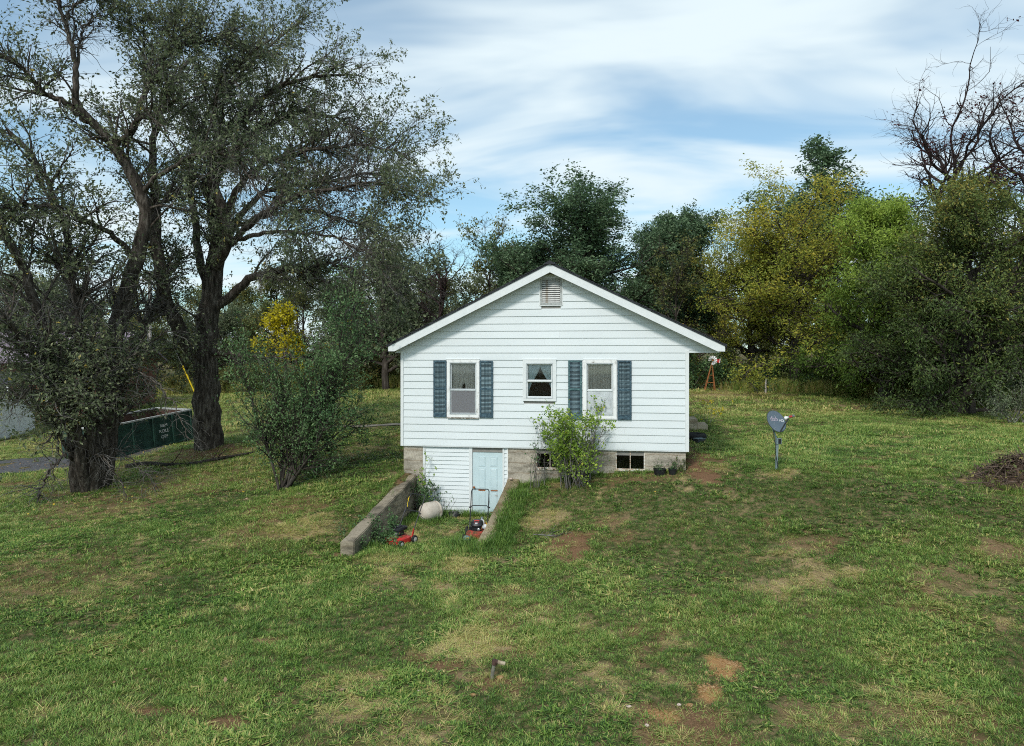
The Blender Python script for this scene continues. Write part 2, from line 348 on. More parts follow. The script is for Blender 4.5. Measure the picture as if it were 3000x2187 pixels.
# patches: (px, py, half-width m, half-depth m, strength, kind)  kind 0 straw, 1 soil, 2 orange gravel, 3 rank green
PATCH = [(1400, 1905, .70, .36, 1.2, 0), (1500, 1915, .35, .16, .9, 1), (1320, 1950, .25, .18, .9, 1), (1440, 2000, .25, .16, .9, 1), (1400, 1850, .3, .15, .7, 0),
         (2120, 1960, .20, .34, 1.1, 2), (2070, 2020, .18, .25, 1.0, 2), (1938, 2098, .17, .12, 1.2, 2), (2010, 2120, .55, .32, .8, 1), (1880, 2085, .3, .18, .7, 1), (2020, 2170, .6, .3, .7, 1),
         (1655, 1585, .55, .5, .9, 1), (1600, 1520, .5, .5, .6, 0), (1680, 1620, .3, .3, .9, 1), (1790, 1525, .5, .35, .6, 1), (1830, 1580, .3, .3, .6, 1), (1340, 1655, .35, .5, .7, 0), (1310, 1720, .2, .25, .7, 0),
         (650, 2118, .22, .2, 1.1, 1), (420, 2090, .35, .12, .9, 1), (550, 2090, .15, .1, .8, 1), (790, 1880, .25, .1, .9, 1), (760, 1560, .9, .8, .6, 1), (900, 1545, .7, .6, .65, 0), (820, 1490, .9, .7, .6, 1), (560, 1420, 2.0, 1.5, .45, 1), (300, 1480, 2.0, 1.5, .5, 1), (150, 1700, 1.6, 1.2, .4, 1),
         (2380, 1600, .6, .3, .6, 1), (2490, 1680, .25, .2, .7, 0), (2940, 1610, .5, .4, .6, 1), (2780, 1700, .6, .4, .45, 1), (2700, 2120, .7, .4, .55, 1), (2400, 2110, .5, .35, .55, 1),
         (2045, 1370, .35, 1.2, 1.0, 1), (2030, 1330, .3, 2.0, .9, 1), (2290, 1385, .5, .35, .6, 0), (1900, 1400, .8, .3, .6, 1), (1150, 1700, .5, .5, .35, 0), (1120, 1640, .4, .3, .5, 0), (1450, 1800, .4, .2, .5, 0), (1580, 1790, .3, .2, .5, 1),
         (2120, 1160, 3.2, 1.6, .8, 0), (1085, 1255, .5, .2, .4, 0), (610, 1325, 1.5, 1.0, .7, 1), (1230, 1930, .22, .12, .8, 1), (1900, 1900, .3, .2, .4, 1), (1250, 2100, .4, .25, .4, 1), (1000, 2000, .5, .3, .35, 0)]
PW = []
for (px, py, rx, ry, s, k) in PATCH:
    g = gnd(px, py); PW.append((g[0], g[1], rx * 1.2, ry * 1.25, s, k))
def cover(x, y):
    """per point: bareness 0..1, straw share, gravel share, lushness"""
    n1 = fbm(x * .35, y * .35, 21, 4); n2 = fbm(x * 1.6, y * 1.6, 33, 4); n3 = fbm(x * 5, y * 5, 41, 3)
    n4 = fbm(x * 2.7, y * 2.7, 35, 4); bare = np.maximum(sst(.56, .74, .40 * n1 + .42 * n2 + .2 * n3) * .8, sst(.60, .74, .6 * n4 + .25 * n3 + .18 * n1) * .95)
    straw = sst(.45, .62, fbm(x * .9, y * .9, 51, 3)) * .8
    grav = np.zeros_like(bare)
    for (gx, gy, rx, ry, s, k) in PW:
        d2 = ((x - gx) / rx) ** 2 + ((y - gy) / ry) ** 2
        m = np.nonzero(d2 < 9)[0] if d2.ndim == 1 else None
        rr_ = np.sqrt(d2) + (n3 - .5) * 1.3 + (n2 - .5) * 1.1; w = s * (1 - sst(.70, 1.15, rr_))
        bare = np.maximum(bare, np.clip(w, 0, 1))
        if k == 0: straw = straw + (1 - straw) * np.clip(w * 1.6, 0, 1)
        if k == 1: straw = straw * (1 - np.clip(w * 1.3, 0, 1))
        if k == 2: grav = np.maximum(grav, np.clip(w * 1.4, 0, 1))
    lush = sst(.35, .65, fbm(x * .5 + 40, y * .5, 61, 3))
    return bare, straw, grav, lush

def axis(core0, core1, step, lo, hi):
    a = list(np.arange(core0, core1 + 1e-6, step)); s = step; v = core1
    while v < hi: s *= 1.22; v += s; a.append(min(v, hi))
    s = step; v = core0
    while v > lo: s *= 1.22; v -= s; a.insert(0, max(v, lo))
    return np.array(a)
gx_ = axis(-13, 15, .11, -900, 900); gy_ = axis(6.5, 27, .11, -300, 1200)
GX, GY = np.meshgrid(gx_, gy_); GZ = H(GX, GY)
nx_, ny_ = len(gx_), len(gy_)
ii = np.arange(nx_ * ny_).reshape(ny_, nx_)
Q = np.stack([ii[:-1, :-1], ii[:-1, 1:], ii[1:, 1:], ii[1:, :-1]], -1).reshape(-1, 4)
gb, gs, gg, gl = cover(GX.ravel(), GY.ravel())
ground_me = np_mesh('ground', np.stack([GX, GY, GZ], -1).reshape(-1, 3), quads=Q, smooth=True, attrs={'bare': gb, 'straw': gs, 'gravel': gg, 'lush': gl})
def ground_mat():
    m, nt, b = new_mat('lawn_soil')
    def at(n): a = node(nt, 'ShaderNodeAttribute', attribute_name=n); return a.outputs['Fac']
    f = noise(nt, 9, 6, .7); f2 = noise(nt, 60, 4, .7); f3 = noise(nt, .6, 4, .6)
    g = ramp(nt, [(0.32, (.035, .045, .016)), (0.48, (.075, .085, .030)), (0.60, (.15, .115, .058)), (0.72, (.22, .15, .080))], f)
    soil = ramp(nt, [(0.3, (.075, .042, .023)), (0.5, (.18, .10, .055)), (0.7, (.30, .18, .10))], f2)
    straw = ramp(nt, [(0.3, (.22, .15, .075)), (0.5, (.40, .29, .16)), (0.7, (.55, .42, .26))], f2)
    grav = ramp(nt, [(0.3, (.20, .10, .035)), (0.5, (.38, .21, .085)), (0.7, (.52, .34, .17))], f2)
    def mixc(a, b_, fac):
        x = node(nt, 'ShaderNodeMix', data_type='RGBA'); nt.links.new(fac, x.inputs[0]); nt.links.new(a, x.inputs[6]); nt.links.new(b_, x.inputs[7]); return x.outputs[2]
    c = mixc(soil.outputs[0], straw.outputs[0], at('straw')); c = mixc(c, grav.outputs[0], at('gravel'))
    add_ = node(nt, 'ShaderNodeMath', operation='ADD'); nt.links.new(at('bare'), add_.inputs[0])
    sub = node(nt, 'ShaderNodeMath', operation='MULTIPLY_ADD'); nt.links.new(f, sub.inputs[0]); sub.inputs[1].default_value = 1.1; sub.inputs[2].default_value = -.48
    nt.links.new(sub.outputs[0], add_.inputs[1]); add_.use_clamp = True
    c = mixc(g.outputs[0], c, add_.outputs[0])
    nt.links.new(c, b.inputs['Base Color']); b.inputs['Roughness'].default_value = .95; b.inputs['Specular IOR Level'].default_value = .1
    bp = node(nt, 'ShaderNodeBump'); bp.inputs['Strength'].default_value = .8; bp.inputs['Distance'].default_value = .03
    nt.links.new(noise(nt, 30, 6, .7), bp.inputs['Height']); nt.links.new(bp.outputs[0], b.inputs['Normal'])
    return m
ground = prop(add('ground', ground_me, ground_mat()), kind='structure')
def drape(name, poly_fn, mat, lift=.012):
    V, Qd = poly_fn(); V = np.array(V); V[:, 2] = H(V[:, 0], V[:, 1]) + lift
    return prop(add(name, np_mesh(name, V, quads=Qd, smooth=True), mat), kind='structure')
def strip(path, wid, n=160, m=14, wob=.15, seed=1):
    pts = np.array(path, float); seg = np.r_[0, np.cumsum(np.linalg.norm(np.diff(pts, axis=0), axis=1))]
    t = np.linspace(0, seg[-1], n); c = np.stack([np.interp(t, seg, pts[:, 0]), np.interp(t, seg, pts[:, 1])], 1)
    ta = nrm(np.gradient(c, axis=0)); no = np.stack([-ta[:, 1], ta[:, 0]], 1)
    w = np.linspace(-1, 1, m); V = []
    for i in range(n):
        for j in range(m):
            e = wid * w[j] * (1 + wob * (vnoise(t[i] * 1.3, w[j] * 2 + 5, seed) - .5) * 2 * abs(w[j])); p = c[i] + no[i] * e; V.append((p[0], p[1], 0))
    q = [(i * m + j, i * m + j + 1, (i + 1) * m + j + 1, (i + 1) * m + j) for i in range(n - 1) for j in range(m - 1)]
    return V, q
M['asphalt'] = pm('old_asphalt', [(0.3, (.045, .046, .050)), (0.55, (.085, .085, .090)), (0.75, (.14, .13, .12))], 12, .95, .5, 70)
drape('driveway', lambda: strip([(-60, 27.2), (-30, 27.6), (-21, 27.3), (-16.5, 27.6), (-13.8, 29.2)], 1.55, wob=.12), M['asphalt'], .02)
M['path'] = pm('pale_concrete_walk', [(0.3, (.20, .17, .12)), (0.7, (.34, .30, .23))], 8, .95, .3)
drape('path', lambda: strip([(-9.5, 30.6), (-4, 30.4), (-1.0, 30.2), (2, 30.1)], .26, wob=.25), M['path'], .03)

# ------------------------------------------------------------------ the house
W = hx(2017)                                   # facade width
house = empty('house', (AX, AY, 0), ang, 'small white clapboard house with gable front, blue shutters and basement door', 'house')
ZB = hz(1600, 1313.5); E = .2035; OFF = -.32; DEPTH = 9.2
xa, za = hx(1611, OFF), hz(1611, 774, OFF)
xl, zl = hx(1138, OFF), hz(1138, 1015.5, OFF)
xr, zr = hx(2124, OFF), hz(2124, 1015.0, OFF)
FV = 24.5 / F * 19.6                           # fascia depth, plumb
zsoff = hz(2060, 1027.5)                       # level of the eave soffit
def roof_z(x): return za + (zl - za) * (xa - x) / (xa - xl) if x < xa else za + (zr - za) * (x - xa) / (xr - xa)
def roof_xl(z): return xa - (za - z) * (xa - xl) / (za - zl)
def roof_xr(z): return xa + (za - z) * (xr - xa) / (za - zr)
SILL = dict(w1=(1310, 1054, 1405, 1223), w2=(1532, 1055, 1630, 1176), w3=(1709, 1055, 1806, 1226), v=(1583, 816, 1646, 894))
def rect(p): return (hx(p[0]), hx(p[2]), hz((p[0] + p[2]) / 2, p[3]), hz((p[0] + p[2]) / 2, p[1]))   # x0,x1,z0,z1
R1, R2, R3, RV = [rect(SILL[k]) for k in ('w1', 'w2', 'w3', 'v')]
def inset(r, d): return (r[0] + d, r[1] - d, r[2] + d, r[3] - d)

# siding boards, each its own piece, cut at the windows and the vent
def board(x0a, x1a, x0b, x1b, z0, z1, parent=house, p0=-.024, p1=-.004, name='siding_board', mat='siding'):
    """lapped board: bottom edge proud (p0), top edge tucked (p1); a = bottom x range, b = top x range"""
    m = MB(); m.hexa([(x0a, p0, z0), (x1a, p0, z0), (x1a, .0, z0), (x0a, .0, z0), (x0b, p1, z1), (x1b, p1, z1), (x1b, .0, z1), (x0b, .0, z1)])
    # rolled bottom lip
    m.box(x0a + .001, x1a - .001, p0 + .001, p0 + .010, z0 - .010, z0 - .0005)
    return m.build(name, M[mat], parent)
rng = random.Random(5)
zi = ZB + .012; row = 0
while zi < za - FV - .06:
    z0, z1 = zi, zi + E - .001
    top = min(z1, za - FV - .02)
    if z1 <= zsoff + E * .6:
        xs0, xs1, xt0, xt1 = .075, W - .085, .075, W - .085
    else:
        lo = FV * .55
        xs0, xs1 = max(roof_xl(z0 + lo), xl + .1), min(roof_xr(z0 + lo), xr - .1)
        xt0, xt1 = max(roof_xl(top + lo), xl + .1), min(roof_xr(top + lo), xr - .1)
    segs = [(xs0, xs1, xt0, xt1)]
    for (a, b, c, d), ins in ((R1, .05), (R2, .05), (R3, .05), (RV, .03)):
        if z0 < d - ins and top > c + ins:
            ns = []
            for (s0, s1, t0, t1) in segs:
                if a + .03 > s0 and b - .03 < s1: ns += [(s0, a + .03, t0, a + .03), (b - .03, s1, b - .03, t1)]
                else: ns.append((s0, s1, t0, t1))
            segs = ns
    for (s0, s1, t0, t1) in segs:
        if s1 - s0 > 3.6 and rng.random() < .8:                       # a butt joint somewhere along a long run
            j = rng.uniform(s0 + 1.2, s1 - 1.2); dj = .0035
            board(s0, j, t0, j, z0, top); board(j + dj * .3, s1, j + dj * .3, t1, z0, top, p0=-.0225, p1=-.004)
        else: board(s0, s1, t0, t1, z0, top)
    zi += E; row += 1
# boxed eave ends beside the corner boards
zr0 = zsoff + .02
for x0, x1, side in ((W + .004, xr - .1, 1), (xl + .06, -.004, -1)):
    zt = ZB + .012 + math.ceil((zsoff - ZB) / E + .2) * E
    f = roof_xr if side > 0 else roof_xl
    if side > 0: board(x0, min(xr - .12, f(zr0 + FV * .5)), x0, max(x0 + .02, f(zt + FV * .5)), zr0, zt)
    else: board(max(xl + .05, f(zr0 + FV * .5)), x1, min(x1 - .02, f(zt + FV * .5)), x1, zr0, zt)
# wall sheathing with openings
def holed(m, x0, x1, z0, z1, y0, y1, holes):
    xs = sorted({x0, x1, *[h[0] for h in holes], *[h[1] for h in holes]}); zs = sorted({z0, z1, *[h[2] for h in holes], *[h[3] for h in holes]})
    for i in range(len(xs) - 1):
        for j in range(len(zs) - 1):
            cx_, cz_ = (xs[i] + xs[i + 1]) / 2, (zs[j] + zs[j + 1]) / 2
            if any(h[0] < cx_ < h[1] and h[2] < cz_ < h[3] for h in holes): continue
            m.box(xs[i], xs[i + 1], y0, y1, zs[j], zs[j + 1])
    return m
m = holed(MB(), .02, W - .02, ZB, zsoff + .02, .001, .13, [inset(r, .06) for r in (R1, R2, R3)])
m.prism([(xl + .35, zsoff + .021), (xr - .35, zsoff + .021), (xa, za - FV + .05)], .001, .13)
m.build('wall', M['interior'], house)
m = MB(); m.box(.02, .14, .131, DEPTH, ZB, zsoff + .02); m.build('wall', M['interior'], house)
m = MB(); m.box(W - .14, W - .02, .131, DEPTH, ZB, zsoff + .02); m.build('wall', M['interior'], house)
m = MB(); m.box(.02, W - .02, DEPTH + .001, DEPTH + .12, ZB, zsoff + .02); m.prism([(xl + .35, zsoff + .021), (xr - .35, zsoff + .021), (xa, za - FV + .05)], DEPTH + .001, DEPTH + .12); m.build('wall', M['siding'], house)
m = MB(); m.box(.15, W - .15, 3.2, 3.3, ZB + .01, zsoff); m.box(.15, W - .15, .132, DEPTH - .01, zsoff - .06, zsoff - .001); m.box(.1, W - .1, .06, DEPTH - .01, ZB - .16, ZB - .02); m.build('floor_and_partition', M['interior'], house)
# side walls: lap boards
for side in (0, 1):
    z = ZB + .012
    while z < zsoff - .05:
        z1 = min(z + E - .001, zsoff)
        if side: v8 = [(W + .004, .002, z), (W + .004, DEPTH, z), (W - .019, DEPTH, z), (W - .019, .002, z), (W - .016, .002, z1), (W - .016, DEPTH, z1), (W - .019, DEPTH, z1), (W - .019, .002, z1)]
        else: v8 = [(-.004, .002, z), (-.004, DEPTH, z), (.019, DEPTH, z), (.019, .002, z), (.016, .002, z1), (.016, DEPTH, z1), (.019, DEPTH, z1), (.019, .002, z1)]
        MB().hexa(v8).build('siding_board', M['siding'], house); z += E
# corner boards, starter strip
for x0, x1 in ((-.012, .074), (W - .084, W + .012)):
    m = MB(); m.box(x0, x1, -.038, .0, ZB - .02, zsoff + .0); m.box(x0 if x0 < 1 else x1 - .026, x0 + .026 if x0 < 1 else x1, .001, .09, ZB - .02, zsoff)
    m.build('corner_board', M['trim'], house, bevel=.004)
MB().box(.0, W, -.018, .03, ZB - .022, ZB + .0015).build('starter_strip', M['trim'], house)
# roof
def slope_poly(x_out, z_out, dz0, dz1, ext):
    s = (za - z_out) / abs(xa - x_out); sg = 1 if x_out > xa else -1
    xo = x_out + sg * ext; zo = z_out - s * ext
    p = [(xo, zo + dz0), (xa, za + dz0), (xa, za + dz1), (xo, zo + dz1)]
    return p if sg < 0 else p[::-1]
roofL = MB().prism(slope_poly(xl, zl, .006, .045, .04), OFF - .05, DEPTH + .35).build('roof_slope', M['roof'], house)
roofR = MB().prism(slope_poly(xr, zr, .006, .045, .04), OFF - .05, DEPTH + .35).build('roof_slope', M['roof'], house)
for par, xo, zo in ((roofL, xl, zl), (roofR, xr, zr)):                # shingle courses
    n = 27; s = (za - zo) / abs(xa - xo); sg = 1 if xo > xa else -1; Lh = abs(xa - xo) + .05
    for i in range(n):
        a0, a1 = Lh - i * Lh / n, Lh - (i + 1.25) * Lh / n
        a1 = max(a1, 0.01)
        x0, x1 = xa + sg * a0, xa + sg * a1; zz0, zz1 = za - s * a0, za - s * a1
        jit = rng.uniform(-.012, .012)
        MB().hexa([(x0, OFF - .062 + jit, zz0 + .046), (x1, OFF - .062 + jit, zz1 + .0455), (x1, DEPTH + .36, zz1 + .0455), (x0, DEPTH + .36, zz0 + .046),
                   (x0, OFF - .062 + jit, zz0 + .070), (x1, OFF - .062 + jit, zz1 + .050), (x1, DEPTH + .36, zz1 + .050), (x0, DEPTH + .36, zz0 + .070)]).build('shingle_course', M['roof'], par)
sl = (za - zl) / (xa - xl); sr = (za - zr) / (xr - xa)
MB().prism([(xa - .16, za - sl * .16 + .062), (xa + .16, za - sr * .16 + .062), (xa + .16, za - sr * .16 + .085), (xa, za + .092), (xa - .16, za - sl * .16 + .085)], OFF - .075, DEPTH + .37).build('ridge_cap', M['roof'], house)
# rake boards: square tail cut level at the eave
for sg, xo, zo in ((-1, xl, zl), (1, xr, zr)):
    s = (za - zo) / abs(xa - xo); tail = zo - 14.5 / F * 20
    xk = xo - sg * (FV - (zo - tail)) / s if False else xa + sg * ((za - FV) - tail) / s
    poly = [(xo, zo), (xo, tail), (xk, tail), (xa, za - FV), (xa, za)]
    if sg > 0: poly = poly[::-1]
    MB().prism(poly, OFF - .022, OFF + .004).build('rake_board', M['trim'], house)
    # eave fascia and soffit along the side
    MB().box(min(xo, xo - sg * .022), max(xo, xo - sg * .022), OFF + .005, DEPTH + .3, tail + .004, zo - .004).build('eave_fascia', M['trim'], house)
    wallx = -.02 if sg < 0 else W + .013
    MB().box(min(wallx, xo - sg * .023), max(wallx, xo - sg * .023), -.026, DEPTH + .3, zsoff - .012 + .02, zsoff + .019).build('eave_soffit', M['soffit'], house)
    # rake soffit panels
    npan = 21; Lh = abs(xa - xo) - .12
    for i in range(npan):
        a0, a1 = .01 + i * Lh / npan, .01 + (i + 1) * Lh / npan - .006
        x0, x1 = xa + sg * a0, xa + sg * a1; q = FV * .86
        MB().hexa([(x0, OFF + .006, za - s * a0 - q), (x1, OFF + .006, za - s * a1 - q), (x1, -.027, za - s * a1 - q), (x0, -.027, za - s * a0 - q),
                   (x0, OFF + .006, za - s * a0 - q + .012), (x1, OFF + .006, za - s * a1 - q + .012), (x1, -.027, za - s * a1 - q + .012), (x0, -.027, za - s * a0 - q + .012)]).build('soffit_panel', M['soffit'], house)
# gable vent
x0, x1, z0, z1 = RV
vent = MB(); t = .045
for b in ((x0, x1, z1 - t, z1), (x0, x1, z0, z0 + t * 1.2), (x0, x0 + t, z0 + t * 1.2, z1 - t), (x1 - t, x1, z0 + t * 1.2, z1 - t)): vent.box(b[0], b[1], -.045, .0, b[2], b[3])
vent = vent.build('gable_vent', M['ventframe'], house)
m = MB()
for b in ((x0 - .028, x0 - .002), (x1 + .002, x1 + .028)): m.box(b[0], b[1], -.032, .0, z0 - .02, z1 + .02)
m.box(x0 - .001, x1 + .001, -.032, .0, z1 + .002, z1 + .022); m.box(x0 - .001, x1 + .001, -.04, .0, z0 - .026, z0 - .003); m.build('vent_trim', M['trim'], vent)
MB().box(x0 + .01, x1 - .01, -.0025, -.0005, z0 + .02, z1 - .02).build('vent_shade_sheet', M['dark'], vent)  # near-black sheet painting the shade behind the vent slats
nS = 11; sm = None
for i in range(nS):
    zz = z0 + t * 1.25 + (i + .1) * (z1 - z0 - 2.3 * t) / nS; hS = (z1 - z0 - 2.3 * t) / nS
    if sm is None:
        sm = MB().hexa([(x0 + t, -.038, 0), (x1 - t, -.038, 0), (x1 - t, -.033, 0), (x0 + t, -.033, 0), (x0 + t, -.010, hS * .72), (x1 - t, -.010, hS * .72), (x1 - t, -.004, hS * .72), (x0 + t, -.004, hS * .72)]).mesh('vent_slat'); sm.materials.append(M['ventslat'])
    o = add('vent_slat', sm, None, vent); o.location.z = zz
# windows
def frame(m, x0, x1, z0, z1, t, y0, y1, tb=None, tt=None):
    tb = tb or t; tt = tt or t
    m.box(x0, x1, y0, y1, z1 - tt, z1); m.box(x0, x1, y0, y1, z0, z0 + tb); m.box(x0, x0 + t, y0, y1, z0 + tb, z1 - tt); m.box(x1 - t, x1, y0, y1, z0 + tb, z1 - tt); return m
def drapes(name, x0, x1, z0, z1, edge, mat, par, y=.050, left=True, waves=9, amp=.020):
    nx, nz = 26, 18; V = []; q = []
    for j in range(nz + 1):
        z = z0 + (z1 - z0) * j / nz; e = edge(j / nz)
        for i in range(nx + 1):
            u_ = i / nx; x = (x0 + (x1 - x0) * e * u_) if left else (x1 - (x1 - x0) * e * u_)
            V.append((x, y + amp * math.sin(u_ * waves * 2.2 + .3 * math.sin(j * .7)) + .004 * math.sin(u_ * 31), z))
    for j in range(nz):
        for i in range(nx): q.append((j * (nx + 1) + i, j * (nx + 1) + i + 1, (j + 1) * (nx + 1) + i + 1, (j + 1) * (nx + 1) + i))
    return add(name, np_mesh(name, np.array(V), quads=q, smooth=True), mat, par)
def window(R, case, sashm, railf, kind):
    x0, x1, z0, z1 = R; t = .085 if kind != 2 else .095; tb = .075
    w = frame(MB(), x0, x1, z0, z1, t, -.05, .02, tb=tb).build('window', M[case], house, bevel=.004)
    m = MB(); m.box(x0 - .016, x1 + .016, -.056, .0, z1 + .001, z1 + .018)
    if kind != 2: m.box(x0 - .014, x0 - .001, -.04, .0, z0 - .02, z1); m.box(x1 + .001, x1 + .014, -.04, .0, z0 - .02, z1)
    m.build('drip_cap', M['trim'], w)
    if kind == 1: MB().box(x0 + .02, x1 - .02, -.062, .0, z0 - .03, z0 - .002).build('sill', M['rot'], w)
    elif kind == 3: MB().box(x0 - .01, x1 + .01, -.060, .0, z0 - .024, z0 - .002).build('sill', M[case], w)
    a0, a1, c0, c1 = x0 + t + .002, x1 - t - .002, z0 + tb + .002, z1 - t - .002
    frame(MB(), a0, a1, c0, c1, .020, -.054, -.008).build('storm_frame', M['sash'], w, bevel=.003)
    zm = c0 + (c1 - c0) * railf
    frame(MB(), a0 + .021, a1 - .021, zm - .002, c1 - .021, .026, .002, .035, tb=.034).build('upper_sash', M[sashm], w, bevel=.003)
    frame(MB(), a0 + .021, a1 - .021, c0 + .021, zm - .004, .026, -.018, .016, tb=.04, tt=.034).build('lower_sash', M[sashm], w, bevel=.003)
    MB().box(a0 + .021, a1 - .021, -.050, -.020, zm - .022, zm + .014).build('meeting_rail', M[sashm], w, bevel=.003)
    MB().box(a0 + .046, a1 - .046, .016, .020, zm + .031, c1 - .046).build('pane', M['glass'], w)
    MB().box(a0 + .046, a1 - .046, -.004, .0, c0 + .060, zm - .037).build('pane', M['glass'], w)
    return w, (a0 + .03, a1 - .03, c0 + .04, c1 - .03, zm)
w1, g1 = window(R1, 'oldtrim', 'sash', .475, 1)
drapes('curtain', g1[0], g1[1], g1[2], g1[3], lambda t: .30 + .22 * sst(.25, .62, t) + (.02 if t > .5 else 0) - .07 * math.exp(-((t - .55) / .05) ** 2), M['lace'], w1, left=True)
drapes('curtain', g1[0], g1[1], g1[2], g1[3], lambda t: .24 + .27 * sst(.25, .60, t) - .07 * math.exp(-((t - .57) / .05) ** 2) - .03 * math.exp(-((t - .72) / .04) ** 2), M['lace'], w1, left=False)
MB().box(g1[0] + .005, g1[1] - .005, -.036, -.034, g1[2], g1[4] - .02).build('insect_screen', M['screen'], w1)
w2, g2 = window(R2, 'trim', 'trim', .50, 2)
drapes('curtain', g2[0], g2[1], g2[2], g2[3], lambda t: .06 + .46 * sst(.10, 1.0, t) ** 1.1, M['lace_blue'], w2, left=True, amp=.008)
drapes('curtain', g2[0], g2[1], g2[2] + (g2[3] - g2[2]) * .28, g2[3], lambda t: .05 + .44 * sst(-.1, 1.0, t), M['lace_blue'], w2, left=False, amp=.008)
w3, g3 = window(R3, 'oldtrim', 'trim', .48, 3)
drapes('curtain', g3[0], g3[1], g3[2], g3[3], lambda t: .5, M['curtain'], w3, left=True, waves=7, amp=.022)
drapes('curtain', g3[0], g3[1], g3[2], g3[3], lambda t: .49, M['curtain'], w3, left=False, waves=7, amp=.022)
MB().box(g3[0] + .005, g3[1] - .005, -.036, -.034, g3[2], g3[4] - .02).build('plastic_sheet', M['sheet'], w3)
# louvred shutters
def shutter(p, mat, lab):
    x0, x1, z0, z1 = hx(p[0]), hx(p[2]), hz((p[0] + p[2]) / 2, p[3]), hz((p[0] + p[2]) / 2, p[1]); st = .048
    m = MB(); y0, y1 = -.062, -.030; zm = z0 + (z1 - z0) * .505
    m.box(x0, x0 + st, y0, y1, z0, z1); m.box(x1 - st, x1, y0, y1, z0, z1)
    for a, b in ((z1 - .05, z1), (zm - .03, zm + .03), (z0, z0 + .12)): m.box(x0 + st, x1 - st, y0 + .002, y1 - .001, a, b)
    s = m.build('shutter', M[mat], house, bevel=.003); s['label'] = lab
    MB().box(x0 + .01, x1 - .01, -.0295, -.0265, z0 + .01, z1 - .01).build('shutter_shade_sheet', M['dark'], s)  # added dark sheet, paints the shade between the louvres
    sp = .0345; me = MB().hexa([(x0 + st, -.058, 0), (x1 - st, -.058, 0), (x1 - st, -.052, 0), (x0 + st, -.052, 0), (x0 + st, -.038, .026), (x1 - st, -.038, .026), (x1 - st, -.032, .026), (x0 + st, -.032, .026)]).mesh('slat'); me.materials.append(M['slat'])
    for a, b in ((z0 + .124, zm - .032), (zm + .032, z1 - .052)):
        n = int((b - a) / sp)
        for i in range(n):
            o = add('slat', me, None, s); o.location = (0, 0, a + (i + .1) * (b - a) / n)
shutter((1271, 1057, 1309.5, 1222), 'shutter', 'dark peeling blue shutter beside the torn-curtain window')
shutter((1406, 1058, 1445, 1224), 'shutter', 'blue shutter with bare paint patches, towards the small window')
shutter((1665, 1056, 1705, 1228), 'shutter2', 'greenish worn shutter behind the shrub')
shutter((1809, 1057, 1850, 1230), 'shutter', 'blue peeling shutter towards the house corner')
# foundation and basement front
bx0, bx1 = hx(1238), hx(1488)
bw = [(hx(1570), hx(1652), hz(1610, 1374), ZB - .03), (hx(1803.5), hx(1889.5), hz(1846, 1378), ZB - .03)]
MB().box(.06, bx0, .035, .26, -.4, ZB - .023).build('foundation', M['foundation'], house)
holed(MB(), bx1, W - .07, -.4, ZB - .023, .035, .26, bw).build('foundation', M['foundation'], house)
for xx in (.06, W - .26):
    MB().box(xx, xx + .19, .261, DEPTH, -.4, ZB - .023).build('foundation', M['foundation'], house)
MB().box(.06, W - .07, DEPTH + .001, DEPTH + .05, -.4, ZB - .024).build('foundation', M['foundation'], house)
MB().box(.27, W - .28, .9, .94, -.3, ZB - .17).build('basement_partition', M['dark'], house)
MB().box(bx0, bx1, .20, .26, -.3, ZB - .023).build('basement_wall', M['interior'], house)
y0 = .055
tr = [(hx(1238), hx(1246), 'trim'), (hx(1373), hx(1383), 'trim'), (hx(1471.5), hx(1476.5), 'trim'), (hx(1483.5), hx(1488), 'oldtrim')]
for a, b, mm in tr: MB().box(a + .001, b - .001, y0 - .022, .20, -.05, ZB - .024).build('basement_trim', M[mm], house, bevel=.004)
for (a, b) in ((hx(1246), hx(1373)), (hx(1476.5), hx(1483.5))):
    z = -.02; e = .118
    while z < ZB - .03:
        zt = min(z + e - .001, ZB - .024)
        MB().hexa([(a, y0 - .016, z), (b, y0 - .016, z), (b, .12, z), (a, .12, z), (a, y0 + .004, zt), (b, y0 + .004, zt), (b, .12, zt), (a, .12, zt)]).build('basement_siding_board', M['siding'], house)
        z += e
# basement door
dx0, dx1, dz0, dz1 = hx(1383.5), hx(1471), .0, ZB - .03
door = MB().box(dx0, dx1, .075, .115, dz0, dz1).build('door', M['door'], house); door['label'] = 'pale blue six-panel basement door with rust marks'
dw = dx1 - dx0
for col in (0, 1):
    pa = dx0 + dw * (.19 if col == 0 else .59); pb = pa + dw * .235
    for (za_, zb_) in ((.06, .34), (.385, .69), (.735, .86) if False else (.72, .86)):
        q0, q1 = dz0 + (dz1 - dz0) * za_, dz0 + (dz1 - dz0) * zb_
        mm = frame(MB(), pa, pb, q0, q1, .018, .066, .0745)
        mm.hexa([(pa + .032, .068, q0 + .032), (pb - .032, .068, q0 + .032), (pb - .019, .0745, q0 + .019), (pa + .019, .0745, q0 + .019), (pa + .032, .068, q1 - .032), (pb - .032, .068, q1 - .032), (pb - .019, .0745, q1 - .019), (pa + .019, .0745, q1 - .019)])
        mm.build('door_panel', M['door'], door)
for fx, fz in ((.19, .362), (.60, .362), (.60, .035), (.60, .345)):
    a = dx0 + dw * fx; zz = dz0 + (dz1 - dz0) * fz
    if fz == .345: MB().box(a + .14, a + .20, .0635, .0655, zz - .12, zz - .105).build('rust_streak', M['rust'], door)
    else: MB().box(a + .002, a + dw * .235, .0635, .0655, zz - .016, zz + .016).build('rust_streak', M['rust'], door)
kn = MB().lathe([(.012, 0), (.012, .03), (.03, .04), (.034, .055), (.026, .07), (.005, .074)], 14, Matrix.Translation((dx0 + .045, .075, .77)) @ Matrix.Rotation(math.pi / 2, 4, 'X'))
kn.build('door_knob', M['rust'], door, smooth=True)
